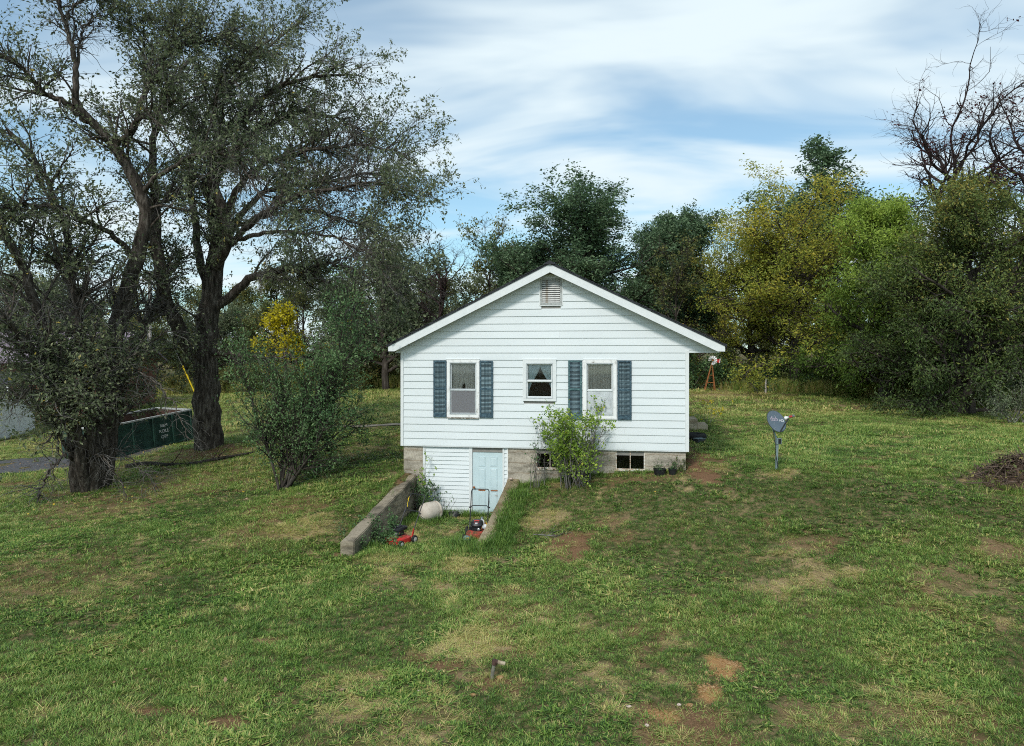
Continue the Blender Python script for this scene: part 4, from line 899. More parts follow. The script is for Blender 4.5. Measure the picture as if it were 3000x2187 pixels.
place('green_tree', elm2, *at(1235, 62), 'pale green tree between the limb tips and the slim bare tree', .95, 2.5)
place('bare_tree', thin, *at(1985, 44), 'pale thin dead tree standing before the dense dark tree', .9, 4.1)
place('mixed_tree', mixd, *at(1900, 52), 'lighter yellow-green tree low beside the right roof slope', .85, 3.3)
wr = random.Random(77)
kinds = [('wood_tree', mixd), ('wood_tree', thin), ('wood_tree', elm2), ('wood_tree', mixd), ('wood_tree', elm2)]
for i in range(34):
    px = -250 + i * 58 + wr.uniform(-25, 25); D = 56 + wr.uniform(-4, 22)
    if px > 1420 and px < 1560: D += 12
    nme, mm = kinds[wr.randrange(5)]; wl_ = 'half-bare spindly young tree' if mm is thin else ('yellowing thin-leaved young tree' if mm is mixd else 'full grey-green young tree')
    place(nme, mm, *at(px, D), wl_ + ' in the wood behind the far lawn', wr.uniform(.72, 1.05), wr.uniform(0, 6.28), group='trees of the wood behind the lawn')
for i in range(20):
    px = 1750 + i * 80 + wr.uniform(-30, 30); D = 60 + wr.uniform(0, 20)
    nme, mm = kinds[wr.randrange(5)]; wl_ = 'half-bare spindly young tree' if mm is thin else ('yellowing thin-leaved young tree' if mm is mixd else 'full grey-green young tree')
    place(nme, mm, *at(px, D), wl_ + ' in the wood beyond the windmill and big trees', wr.uniform(.8, 1.15), wr.uniform(0, 6.28), group='trees of the wood on the windmill side')

# --- bushes
def bush_meshes(name, seed, h, spread, nst, n2, n3, nleaf, lsize, barkm, leafm, elev=(.6, 1.35), wid=.5, leafless=0., clump=.04, droop=.1, r=.03, tint=None, base=.12, wob=.10, curl=0.03, lean=0.):
    g = np.random.default_rng(seed); k = 12; az = g.uniform(0, 6.28, nst); el = g.uniform(elev[0], elev[1], nst)
    p = np.stack([g.normal(0, base, nst), g.normal(0, base, nst), np.full(nst, -.05)], 1)
    d = np.stack([np.cos(az) * np.cos(el) * spread / h * 1.6, np.sin(az) * np.cos(el) * spread / h * 1.6, np.sin(el)], 1); d[:, 0] += lean; d = nrm(d); L = h * g.uniform(.7, 1.1, nst); P1 = np.empty((nst, k, 3)); P1[:, 0] = p
    for s in range(1, k):
        d = nrm(d + g.normal(0, wob, (nst, 3)) + np.array([0, 0, curl])); p = p + d * (L / (k - 1))[:, None]; P1[:, s] = p
    R1_ = np.full((nst, 1), r) * np.linspace(1, .2, k)[None]
    P2, R2_ = sprout(g, P1, R1_, n2, .18, 1, h * .14, h * .36, .6, 6, .14, .03, .6, .1, rmax=r * .5, rmin=.004)
    P3, R3_ = sprout(g, P2, R2_, n3, .1, 1, h * .06, h * .15, .6, 4, .15, .0, .7, rmax=r * .25, rmin=.003)
    tm = tubes_mesh(name + '_stems', [(P1, R1_, 6), (P2, R2_, 4), (P3, R3_, 3)]); tm.materials.append(barkm)
    if leafless: P3 = P3[vnoise(P3[:, -1, 0] * 3 / h + 5, P3[:, -1, 2] * 3 / h, seed) > leafless]
    cm = leaf_mesh(name + '_leaves', [leaves(g, P3, nleaf, .1, lsize, wid, clump, droop, tint, .2)]); cm.materials.append(leafm)
    return tm, cm
bb = gnd(830, 1436)
yb = bush_meshes('yard_bush', 51, 4.5, 2.3, 11, 400, 2600, 22000, .085, M['bark_bg'], M['lf_bush'], elev=(.62, 1.38), r=.045, base=.06, lean=.20, clump=.05, wob=.07, tint=lambda pos, idx: .15 + .75 * fbm(pos[:, 0] * .9, pos[:, 2] * .9, 4, 3) * 1.0)
place('yard_bush', yb, bb[0], bb[1], 'large round dark green bush on a short stem left of the house', 1.06, 0.0, cat='bush')
sb = h2w(hx(1700, -.75), -.75)
cs = bush_meshes('lime_shrub', 52, 1.95, 1.15, 26, 170, 760, 3000, .075, M['bark_grey'], M['lf_lime'], elev=(.85, 1.45), r=.014, wid=.75, leafless=.30, clump=.035, base=.16, wob=.06)
place('lime_shrub', cs, sb[0], sb[1], 'lime green shrub fanning up in front of the shuttered window', 1.0, 2.3, cat='shrub')
sb2 = h2w(hx(1660, -.6), -.6)
cs2 = bush_meshes('lime_shrub_b', 58, 1.5, .55, 12, 90, 480, 2300, .075, M['bark_grey'], M['lf_lime'], elev=(1.0, 1.5), r=.012, wid=.75, leafless=.12, clump=.04, base=.12, wob=.06)
place('lime_shrub', cs2, sb2[0], sb2[1], 'fuller leafy lime shrub hiding part of the basement window', 1.0, .3, cat='shrub')
sb = h2w(hx(1565, -.45), -.45)
ts = bush_meshes('thin_shrub', 53, 1.75, .6, 10, 34, 110, 230, .065, M['bark_grey'], M['lf_bush'], elev=(1.1, 1.5), r=.009, wid=.6, clump=.02, base=.08)
place('thin_shrub', ts, sb[0], sb[1], 'thin nearly leafless shrub against the grey foundation', 1.0, 1., cat='shrub')
sb = h2w(hx(1258, -.2), -.22)
place('climbing_weed', bush_meshes('vine', 54, 1.65, .35, 3, 14, 50, 170, .07, M['bark_grey'], M['lf_lime'], elev=(1.25, 1.5), r=.008, wid=.7, clump=.02, base=.05), sb[0], sb[1], 'spindly climbing weed growing up the white basement boards', cat='weed')
sb = h2w(hx(1296, -.3), -.32)
place('weed_clump', bush_meshes('weed_clump', 55, 1.0, .75, 7, 34, 130, 620, .06, M['bark_bg'], M['lf_bush'], elev=(.6, 1.3), r=.008, wid=.5, clump=.03, base=.06), sb[0], sb[1], 'dark leafy weed leaning over beside the beige tank', rz=2.8, cat='weed')
sb = h2w(.58, -.25)
place('ivy_clump', bush_meshes('ivy_clump', 56, .95, .3, 9, 40, 160, 800, .06, M['bark_bg'], M['lf_bush'], elev=(1.0, 1.5), r=.007, wid=.8, clump=.05, base=.10), sb[0], sb[1], 'leafy vine growing in the corner where dark wall meets the house', cat='vine')
sb = h2w(.50, -3.55)
place('ivy_clump', bush_meshes('ivy_clump_b', 57, .62, .7, 16, 90, 380, 2200, .055, M['bark_bg'], M['lf_bush'], elev=(.2, 1.4), r=.007, wid=.7, clump=.06, base=.22), sb[0], sb[1], 'leafy vine spilling over the dark wall behind the long-handled mower', cat='vine')
sh = [bush_meshes('scrub', 61, 1.5, 1.3, 14, 90, 520, 3000, .13, M['bark_bg'], M['lf_mixed'], elev=(.3, 1.4), r=.02, clump=.08, base=.4),
      bush_meshes('scrub_b', 62, 1.7, 1.5, 14, 90, 520, 3600, .13, M['bark_bg'], M['lf_bush'], elev=(.2, 1.4), r=.02, clump=.1, base=.4),
      bush_meshes('scrub_c', 63, 1.6, 1.4, 16, 90, 520, 2200, .12, M['bark_grey'], M['lf_olive'], elev=(.3, 1.4), r=.02, clump=.1, base=.4)]
for i in range(26):
    px = 2110 + i * 36 + wr.uniform(-15, 15); D = 44 - i * .46 + wr.uniform(.2, 3.5)
    kq = wr.choice([0, 1, 2, 2, 1]); place('scrub_bush', sh[kq], *at(px, D), ['autumn-tinted', 'deep green leafy', 'sparse olive'][kq] + ' low bush along the mown edge under the big trees', wr.uniform(.7, 1.25), wr.uniform(0, 6), cat='bush', group='scrub bushes under the trees')
for i in range(24):
    px = 560 + i * 28 + wr.uniform(-12, 12); D = 52 + wr.uniform(-1, 3)
    kq = wr.choice([0, 0, 2]); place('scrub_bush', sh[kq], *at(px, D), ['autumn-coloured leafy', '', 'sparse olive'][kq] + ' scrub bush at the back of the far lawn', wr.uniform(.8, 1.3), wr.uniform(0, 6), cat='bush', group='scrub bushes behind the far lawn')
place('vine_mound', sh[1], *at(2052, 44), 'dense green vine-covered mound behind the toy windmill', 1.35, 1., cat='bush')
place('silver_shrub', bush_meshes('silver', 64, 1.9, 1.5, 12, 90, 480, 2600, .09, M['bark_grey'], M['lf_silver'], elev=(.4, 1.3), r=.018, clump=.07, base=.2), *at(2985, 27.5), 'silvery-leaved shrub by the leaf litter at the wood edge', 1., cat='shrub')
yp = gnd(2074, 1240)
place('yellow_sapling', bush_meshes('sapling', 65, 1.15, .7, 5, 16, 40, 110, .09, M['bark_grey'], M['lf_gold'], elev=(.7, 1.45), r=.009, wid=.7, clump=.03, base=.04), yp[0], yp[1], 'thin yellow-leaved sapling by the concrete steps', cat='sapling')

# ------------------------------------------------------------------ things in the yard
M['red'] = pm('faded_red_paint', [(0.28, (.16, .03, .02)), (0.42, (.42, .025, .02)), (0.75, (.60, .04, .035))], 9, .42, .08)
M['redrust'] = pm('grass_caked_red', [(0.38, (.10, .05, .02)), (0.55, (.30, .05, .03)), (0.75, (.50, .06, .04))], 12, .8, .2)
M['rubber'] = pm('black_rubber', [(0.3, (.010, .010, .010)), (0.7, (.03, .03, .028))], 20, .85, .2)
M['hub'] = pm('dirty_white_plastic', [(0.3, (.30, .27, .20)), (0.6, (.62, .60, .54))], 14, .6)
M['steel'] = pm('worn_steel', [(0.3, (.20, .20, .20)), (0.7, (.45, .45, .45))], 14, .4, metallic=.7)
M['decal_white'] = pm('white_decal', [(0.3, (.7, .7, .7)), (0.7, (.82, .82, .82))], 20, .5)
M['decal_red'] = pm('red_decal', [(0.3, (.45, .03, .03)), (0.7, (.6, .06, .05))], 20, .5)
M['yellow'] = pm('yellow_plastic', [(0.3, (.70, .48, .01)), (0.7, (.82, .60, .02))], 6, .4)
M['jug'] = pm('milky_white_plastic', [(0.3, (.66, .70, .72)), (0.7, (.80, .82, .83))], 6, .35)
M['beige'] = pm('chalky_beige_paint', [(0.28, (.26, .20, .15)), (0.42, (.50, .44, .37)), (0.7, (.60, .54, .47))], 4, .85, .25, 30)
M['greengrey'] = pm('grey_green_galvanised', [(0.3, (.16, .22, .23)), (0.7, (.26, .33, .34))], 9, .5, .1, metallic=.3)
M['dishgrey'] = pm('slate_grey_dish', [(0.3, (.085, .115, .145)), (0.7, (.115, .15, .18))], 5, .45, .03)
M['dishback'] = pm('dark_dish_back', [(0.3, (.03, .035, .04)), (0.7, (.05, .055, .06))], 5, .6)
M['mauve'] = pm('faded_pink_lettering', [(0.3, (.42, .36, .44)), (0.7, (.56, .48, .55))], 20, .6)
M['brick_red'] = pm('red_brown_brick', [(0.3, (.10, .045, .03)), (0.7, (.22, .10, .07))], 14, .9, .3, objvar=.2)
M['mauveroof'] = pm('mauve_shingle', [(0.3, (.17, .13, .16)), (0.7, (.27, .22, .26))], 6, .9, .3, mscale=(1, 3, 3))
M['rustdark'] = pm('dark_rusted_iron', [(0.3, (.03, .016, .012)), (0.7, (.10, .05, .04))], 30, .85, .3)
M['pipegrey'] = pm('grey_green_pipe', [(0.3, (.12, .115, .09)), (0.7, (.22, .21, .17))], 14, .8, .2)
M['wood'] = pm('grey_post_wood', [(0.3, (.28, .25, .22)), (0.7, (.48, .45, .41))], 8, .9, .3, mscale=(2, 2, .4))
M['deadwood'] = bark('dark_dead_wood', (.012, .010, .009), (.035, .030, .026), (.08, .07, .06), 6)
M['dumpgreen'] = pm('dark_green_container_paint', [(0.28, (.012, .022, .018)), (0.5, (.020, .060, .045)), (0.75, (.035, .085, .065))], 4, .55, .1)
M['dumprust'] = pm('rusty_container_inside', [(0.3, (.035, .020, .014)), (0.7, (.10, .05, .035))], 5, .9, .3)
M['rim'] = pm('worn_white_rim_paint', [(0.34, (.14, .11, .09)), (0.5, (.45, .46, .44))], 14, .7)

def rounded(w, l, n=28, e=3.2):
    return [(w * math.copysign(abs(math.cos(a)) ** (2 / e), math.cos(a)), l * math.copysign(abs(math.sin(a)) ** (2 / e), math.sin(a))) for a in [2 * math.pi * i / n for i in range(n)]]
def loft(m, rings):
    """rings: list of (outline [(x,y)], z); closed top and bottom"""
    n = len(rings[0][0]); vs = [(x, y, z) for o, z in rings for x, y in o]; fs = []
    for i in range(len(rings) - 1):
        for j in range(n): fs.append((i * n + j, i * n + (j + 1) % n, (i + 1) * n + (j + 1) % n, (i + 1) * n + j))
    fs += [tuple(range(n - 1, -1, -1)), tuple((len(rings) - 1) * n + j for j in range(n))]
    return m.add(vs, fs)
def shift(o, dx, dy, s=1.): return [(x * s + dx, y * s + dy) for x, y in o]
def mower(x, y, rear, label, kind):
    """local +y points to the handle"""
    rz = math.atan2(rear[1], rear[0]) - math.pi / 2
    r = empty('lawn_mower', (x, y, hgt(x, y)), rz, label, 'lawn mower', None)
    o = rounded(.265, .29); m = MB()
    loft(m, [(o, .055), (shift(o, 0, 0, 1.0), .11), (shift(o, 0, 0, .97), .16), (shift(o, 0, .0, .80), .185), (shift(o, 0, 0, .62), .20), (shift(o, 0, 0, .5), .215)])
    m.build('deck', M['red'] if kind == 0 else M['redrust'], r, smooth=True)
    loft(MB(), [(shift(rounded(.19, .20), 0, 0), .190), (shift(rounded(.17, .18), 0, 0), .2165)]).build('deck_clippings', M['redrust'], r, smooth=True)
    m = MB(); loft(m, [(rounded(.12, .12), .20), (rounded(.13, .13), .225), (rounded(.115, .12), .30), (rounded(.12, .125), .33)])
    for k in range(5): m.box(-.19, -.10, -.075, .055, .225 + k * .018, .233 + k * .018)
    e = m.build('engine', M['darkmetal'], r, smooth=True)
    if kind == 0:
        m = MB(); loft(m, [(rounded(.13, .13, 28, 2.4), .335), (rounded(.145, .145, 28, 2.4), .35), (rounded(.14, .14, 28, 2.4), .395), (rounded(.10, .10, 28, 2.4), .415)]); m.build('shroud', M['blackplastic'], e, smooth=True)
        m = MB(); loft(m, [(shift(rounded(.085, .075), .09, .075), .345), (shift(rounded(.095, .085), .09, .075), .36), (shift(rounded(.095, .085), .09, .075), .41), (shift(rounded(.06, .05), .09, .075), .43)]); m.build('fuel_tank', M['blackplastic'], e, smooth=True)
        MB().lathe([(.09, 0), (.10, .012), (.09, .03), (.03, .035)], 20, Matrix.Translation((-.01, 0, .416))).build('starter_cap', M['darkmetal'], e, smooth=True)
        MB().box(-.10, .02, -.150, -.145, .355, .39).build('decal', M['steel'], e)
    else:
        m = MB(); loft(m, [(rounded(.14, .16, 28, 2.6), .325), (rounded(.155, .175, 28, 2.6), .345), (shift(rounded(.15, .165, 28, 2.6), 0, .01), .40), (shift(rounded(.115, .12, 28, 2.6), 0, .03), .445), (shift(rounded(.05, .05, 28, 2.6), 0, .04), .455)]); m.build('shroud', M['blackplastic'], e, smooth=True)
        MB().hexa([(-.06, -.115, .425), (.06, -.115, .425), (.06, -.02, .4545), (-.06, -.02, .4545), (-.06, -.115, .43), (.06, -.115, .43), (.06, -.02, .461), (-.06, -.02, .461)]).build('decal', M['decal_red'], e)
        MB().hexa([(-.03, -.155, .403), (.03, -.155, .403), (.03, -.13, .414), (-.03, -.13, .414), (-.03, -.155, .409), (.03, -.155, .409), (.03, -.13, .420), (-.03, -.13, .420)]).build('decal', M['decal_white'], e)
    MB().lathe([(.03, 0), (.035, .01), (.035, .06), (.02, .07)], 14, Matrix.Translation((.06, -.11, .26)) @ Matrix.Rotation(math.pi / 2, 4, 'X')).build('muffler', M['steel'], e, smooth=True)
    MB().tube([(.10, -.12, .25), (.13, -.14, .27), (.13, -.10, .30)], .008, 6).build('spark_lead', M['rust'], e)
    for sx in (-1, 1):
        for yy, rad in ((-.25, .088), (.25, .10 if kind == 0 else .125)):
            mt = Matrix.Translation((sx * .295, yy, rad - .012)) @ Matrix.Rotation(math.pi / 2, 4, 'Y')
            w = MB().lathe([(rad * .62, -.022), (rad * .94, -.024), (rad, -.014), (rad, .014), (rad * .94, .024), (rad * .62, .022)], 20, mt).build('wheel', M['rubber'], r, smooth=True)
            MB().lathe([(rad * .10, -.030), (rad * .30, -.029), (rad * .60, -.0235), (rad * .60, .0235), (rad * .30, .029), (rad * .10, .030)], 14, mt).build('hub', M['hub'], w, smooth=True)
    for sx in (-1, 1):
        MB().hexa([(sx * .225 - .012, .22, .14), (sx * .225 + .012, .22, .14), (sx * .225 + .012, .27, .14), (sx * .225 - .012, .27, .14), (sx * .225 - .010, .30, .33), (sx * .225 + .010, .30, .33), (sx * .225 + .010, .325, .33), (sx * .225 - .010, .325, .33)]).build('handle_bracket', M['red'] if kind == 0 else M['darkmetal'], r)
    a = .225; up = 1.05 if kind == 0 else 1.10; b = .78 if kind == 0 else .62
    y0, z0 = .30, .30
    pts = [(-a, y0, z0), (-a, y0 + (b - y0) * .5, z0 + (up - z0) * .5), (-a, b - .03, up - .05), (-a + .015, b - .01, up - .015), (-a + .05, b, up), (a - .05, b, up), (a - .015, b - .01, up - .015), (a, b - .03, up - .05), (a, y0 + (b - y0) * .5, z0 + (up - z0) * .5), (a, y0, z0)]
    MB().tube(pts, .0125, 8).build('handle', M['darkmetal'], r, smooth=True)
    t = .50; yy, zz = y0 + (b - y0) * t, z0 + (up - z0) * t
    MB().tube([(-a, yy - .025, zz - .06), (-a + .02, yy, zz), (-a + .05, yy + .01, zz + .012), (a - .05, yy + .01, zz + .012), (a - .02, yy, zz), (a, yy - .025, zz - .06)], .0115, 8).build('crossbar', M['darkmetal'], r, smooth=True)
    for sx in (-1, 1): MB().lathe([(.018, 0), (.022, .01), (.014, .03)], 10, Matrix.Translation((sx * (a + .012), yy, zz - .03)) @ Matrix.Rotation(sx * math.pi / 2, 4, 'Y')).build('wing_knob', M['blackplastic'], r)
    if kind == 0:
        g = [(-a + .02 * math.cos(q), b - .10 + .02 * math.sin(q), up - .10 + .035 * math.sin(q * 1.0 + 1)) for q in np.linspace(0, 6.0, 14)] + [(-a + .015, b - .16, up - .22), (-a + .03, b - .17, up - .30)]
        MB().tube(g, .007, 6).build('tied_cord', M['yellow'], r)
    else:
        MB().tube([(a, b - .05, up - .05), (a + .02, b - .12, up - .3), (a - .01, .45, .55), (.1, .1, .40)], .005, 6).build('cable', M['blackplastic'], r)
    return r
mower(-2.72, 17.15, (.50, .866), 'red lawn mower with a yellow cord tied on its handle by the dark wall', 0)
mower(-.86, 17.65, (.09, .996), 'black-engined red lawn mower standing before the basement door', 1)

# jugs, guard, tank, bundle
def jug(name, x, y, s, mat, cap, label, rz=0., band=None):
    r = empty(name, (x, y, hgt(x, y) - .005), rz, label, 'jug')
    m = MB(); o = lambda k, dx=0: shift(rounded(.075 * k * s, .055 * k * s, 20, 4), dx, 0)
    loft(m, [(o(.92), 0), (o(1), .02 * s), (o(1), .17 * s), (o(.9, .01 * s), .21 * s), (o(.5, .025 * s), .255 * s), (o(.28, .03 * s), .27 * s), (o(.28, .03 * s), .285 * s)]); m.build('body', mat, r, smooth=True)
    MB().tube([(-.035 * s, 0, .225 * s), (-.072 * s, 0, .225 * s), (-.085 * s, 0, .19 * s), (-.078 * s, 0, .14 * s)], .012 * s, 8).build('handle', mat, r, smooth=True)
    MB().lathe([(.026 * s, 0), (.026 * s, .022 * s), (.02 * s, .026 * s)], 14, Matrix.Translation((.03 * s, 0, .286 * s))).build('cap', cap, r, smooth=True)
    if band: MB().box(-.045 * s, .045 * s, -.0575 * s, -.0562 * s, .06 * s, .15 * s).build('paper_label', band, r)
    return r
jug('plastic_jug', -.80, 18.30, 1.25, M['jug'], M['greengrey'], 'tall white plastic jug standing behind the black mower engine', .5)
jug('plastic_jug', -.66, 18.12, .9, M['jug'], M['rust'], 'smaller white plastic jug beside the tall one by the tan wall', 2.2)
jug('oil_jug', -.585, 18.36, 1.0, M['yellow'], M['decal_white'], 'small yellow oil jug with white label by the tan wall', .2, M['decal_white'])
gp = gnd(1368, 1588); r = empty('plastic_guard', (gp[0], gp[1], gp[2]), .4, 'small grey rounded plastic guard with yellow sticker in the grass by the mower wheel', 'guard')
MB().lathe([(.11, .0), (.105, .03), (.085, .06), (.05, .08), (.01, .088)], 20, Matrix.Translation((0, 0, .05)) @ Matrix.Rotation(.7, 4, 'X') @ Matrix.Rotation(.3, 4, 'Y')).build('shell', M['greengrey'], r, smooth=True)
MB().box(-.035, .035, -.012, .012, 0, .004).build('sticker', M['yellow'], r).matrix_basis = Matrix.Translation((-.01, -.072, .105)) @ Matrix.Rotation(1.05, 4, 'X')
tk = h2w(hx(1262, -.75), -.75); r = empty('tank', (tk[0], tk[1], hgt(*tk)), -.75, 'beige chalky domed tank lying in the weeds before the white basement boards', 'tank')
mt = Matrix.Translation((0, -.28, .235)) @ Matrix.Rotation(math.radians(-93), 4, 'X')
MB().lathe([(.03, -.055), (.10, -.045), (.17, -.015), (.225, .05), (.25, .13), (.262, .22), (.262, .36), (.25, .46), (.22, .54), (.12, .60)], 32, mt).build('shell', M['beige'], r, smooth=True)
MB().lathe([(.264, .42), (.272, .43), (.272, .46), (.258, .47)], 32, mt).build('seam_band', M['beige'], r, smooth=True)
pl = MB().box(-.07, .07, -.004, .004, -.035, .035).build('name_plate', M['hub'], r, bevel=.002)
pl.matrix_basis = Matrix.Translation((.03, -.335, .12)) @ Matrix.Rotation(.35, 4, 'Y') @ Matrix.Rotation(.25, 4, 'X')
for k, xx in enumerate((-.028, .022)): 
    o = MB().box(xx - .016, xx + .016, -.0062, -.0046, -.004, .012).build('plate_mark', M['blackplastic'], pl)
MB().lathe([(.012, 0), (.010, .012)], 10, Matrix.Translation((-.17, -.27, .31)) @ Matrix.Rotation(math.radians(75), 4, 'X')).build('plug', M['blackplastic'], r)
bp_ = h2w(hx(1331, -.30), -.30)
m = MB(); g = np.random.default_rng(4); nu, nv = 20, 9; vs = []; fs = []
for j in range(nv):
    a = math.pi / 2 * j / (nv - 1)
    for i in range(nu):
        b = 2 * math.pi * i / nu; k = 1 + .10 * math.sin(b * 3 + j) + .08 * math.sin(b * 7 + 2 * j); vs.append((.19 * math.cos(a) ** .6 * math.cos(b) * k, .13 * math.cos(a) ** .6 * math.sin(b) * k, .15 * math.sin(a) * k))
for j in range(nv - 1):
    for i in range(nu): fs.append((j * nu + i, j * nu + (i + 1) % nu, (j + 1) * nu + (i + 1) % nu, (j + 1) * nu + i))
m.add(vs, fs); o = m.build('plastic_bundle', M['blackplastic'], None, smooth=True); o.location = (bp_[0], bp_[1], hgt(*bp_) - .01); prop(o, 'crumpled black plastic bundle lying against the foot of the white basement boards', 'bundle')
# planters
def planter(px, py, rad, label, seed):
    g_ = gnd(px, py); r = empty('plant_tub', (g_[0], g_[1], g_[2] - .01), 0, label, 'plant tub')
    MB().lathe([(rad * .82, 0), (rad, .15), (rad * 1.05, .155), (rad * 1.05, .17), (rad * .97, .17), (rad * .93, .12), (.01, .12)], 24).build('tub', M['blackplastic'], r, smooth=True)
    mm = bush_meshes('tub_plant', seed, .26, .24, 9, 30, 80, 260, .035, M['bark_bg'], M['lf_bush'], elev=(.5, 1.4), r=.004, clump=.02, base=rad * .4)
    a = add('stems', mm[0], None, r); b = add('foliage', mm[1], None, r); a.location.z = b.location.z = .12
planter(1933, 1392, .17, 'larger black plastic tub of small green plants at the foundation', 71)
planter(1970, 1391, .11, 'smaller black tub of plants near the house corner', 72)
g_ = gnd(1990, 1384); place('weed_tuft', bush_meshes('weed_tuft', 73, .42, .35, 9, 36, 110, 500, .035, M['bark_bg'], M['lf_olive'], elev=(.6, 1.4), r=.005, clump=.02, base=.05), g_[0], g_[1], 'grey-green weed at the foot of the house corner by the tubs', cat='weed')
# side steps, ring, box
def hplace(name, lx, ly, rz=0., label=None, cat=None):
    x, y = h2w(lx, ly); return empty(name, (x, y, hgt(x, y)), ang + rz, label, cat)
r = hplace('concrete_steps', W + .08, 8.1, 0, 'brown concrete side steps against the far side wall of the house', 'steps')
MB().box(0, .85, -.55, .55, -.25, .40).build('landing', M['stepconc'], r, bevel=.015)
MB().box(.852, 1.22, -.5, .5, -.25, .19).build('step', M['stepconc'], r, bevel=.015)
tg = gnd(2036, 1287); r = empty('tyre', (tg[0], tg[1], tg[2] + .0), 0, 'old black tyre lying flat by the house side wall', 'tyre')
prof = [(.30 + .10 * math.cos(a), .10 + .10 * math.sin(a)) for a in np.linspace(0, 2 * math.pi, 13)]
m = MB(); n = 28; vs = [(rr * math.cos(2 * math.pi * j / n), rr * math.sin(2 * math.pi * j / n), z) for rr, z in prof[:-1] for j in range(n)]; k = 12
m.add(vs, [(i * n + j, i * n + (j + 1) % n, ((i + 1) % k) * n + (j + 1) % n, ((i + 1) % k) * n + j) for i in range(k) for j in range(n)])
m.build('tread', M['rubber'], r, smooth=True)
g_ = gnd(2048, 1297); r = empty('plastic_crate', (g_[0], g_[1], g_[2]), .5, 'small dark grey plastic crate on the ground beside the tyre', 'crate')
frame_m = MB(); frame_m.box(-.17, .17, -.12, .12, 0, .012)
for b in ((-.17, -.158, -.12, .12), (.158, .17, -.12, .12), (-.157, .157, -.12, -.108), (-.157, .157, .108, .12)): frame_m.box(b[0], b[1], b[2], b[3], .0125, .13)
frame_m.build('shell', M['dishback'], r); MB().box(-.18, .18, -.13, .13, .131, .145).build('lid', M['greengrey'], r, bevel=.004)

# satellite dish
dg = gnd(2276, 1379); r = empty('satellite_dish', (dg[0], dg[1], dg[2]), 0, 'slate grey satellite dish on a leaning metal post in the lawn', 'satellite dish')
sc_ = dg[1] / F
def dp(px, py, dy=0.): return ((px - 2276) * sc_, dy, (1379 - py) * sc_)
post = MB(); a, b = dp(2273.5, 1382), dp(2277, 1303)
post.hexa([(a[0] - .026, -.02, a[2] - .15), (a[0] + .026, -.02, a[2] - .15), (a[0] + .026, .02, a[2] - .15), (a[0] - .026, .02, a[2] - .15), (b[0] - .028, -.022, b[2]), (b[0] + .028, -.022, b[2]), (b[0] + .028, .022, b[2]), (b[0] - .028, .022, b[2])])
post.build('post', M['greengrey'], r)
bx = dp(2281.5, 1293.5); MB().box(bx[0] - .075, bx[0] + .06, -.05, .05, bx[2] - .075, bx[2] + .075).build('bracket_box', M['greengrey'], r, bevel=.006)
MB().box(bx[0] - .03, bx[0] + .045, -.0535, -.0505, bx[2] - .06, bx[2] + .062).build('bracket_dark_plate', M['blackplastic'], r)  # black plate on the front paints the bracket's shaded hollow
MB().tube([dp(2275, 1288, .01), dp(2271, 1272, .02), dp(2267.5, 1262, .05), dp(2267, 1250, .09)], .021, 10).build('mast', M['greengrey'], r, smooth=True)
nv = Vector((.44, -.78, .44)).normalized(); cen = Vector(dp(2274.5, 1234.5, -.02))
upv = Vector((0, 0, 1)); xv = upv.cross(nv).normalized(); yv = nv.cross(xv).normalized()       # dish plane axes
Mt = Matrix((( *xv, 0), (*yv, 0), (*nv, 0), (0, 0, 0, 1))).transposed(); Mt.translation = cen
RD = .315; cur = .32
def dsurf(u, v): return (u * u + v * v) * cur - RD * RD * cur
vs = []; fs = []; n = 40; rs = [0.0, .25, .5, .75, .93, 1.0]
vs.append(tuple(Mt @ Vector((0, 0, dsurf(0, 0)))))
for q in rs[1:]:
    for j in range(n):
        u_, v_ = RD * q * math.cos(2 * math.pi * j / n), RD * .93 * q * math.sin(2 * math.pi * j / n); vs.append(tuple(Mt @ Vector((u_, v_, dsurf(u_, v_)))))
for j in range(n): fs.append((0, 1 + j, 1 + (j + 1) % n))
for i in range(len(rs) - 2):
    for j in range(n): fs.append((1 + i * n + j, 1 + (i + 1) * n + j, 1 + (i + 1) * n + (j + 1) % n, 1 + i * n + (j + 1) % n))
nvv = len(vs); nb = [tuple(Vector(v) - nv * .014) for v in vs]; fb = [tuple(nvv + k for k in reversed(f)) for f in fs]
rimf = [(1 + 4 * n + j, 1 + 4 * n + (j + 1) % n, nvv + 1 + 4 * n + (j + 1) % n, nvv + 1 + 4 * n + j) for j in range(n)]
refl = MB().add(vs + nb, fs + fb + rimf).build('reflector', M['dishgrey'], r, smooth=True)
rim = [tuple(Mt @ Vector(((RD + .002) * math.cos(2 * math.pi * j / n), (RD + .002) * .93 * math.sin(2 * math.pi * j / n), dsurf(RD * math.cos(2 * math.pi * j / n), RD * .93 * math.sin(2 * math.pi * j / n)) - .006))) for j in range(n + 1)]
MB().tube(rim, .008, 6).build('reflector_rim', M['dishback'], refl, smooth=True)
def dish_text(body, size, u0, v0, mat):
    me = text_mesh(body, size, .0005, 'LEFT')
    ca, sa = math.cos(math.radians(-6)), math.sin(math.radians(-6))
    for v in me.vertices:
        u_, w_ = u0 + v.co.x * ca - v.co.y * sa, v0 + v.co.x * sa + v.co.y * ca
        v.co = Mt @ Vector((u_, w_, dsurf(u_, w_) + .005 + v.co.z))
    me.materials.clear(); return add('lettering', me, mat, refl)
dish_text('dish', .175, -.19, .035, M['mauve']); dish_text('HD', .10, .125, -.02, M['decal_white'])
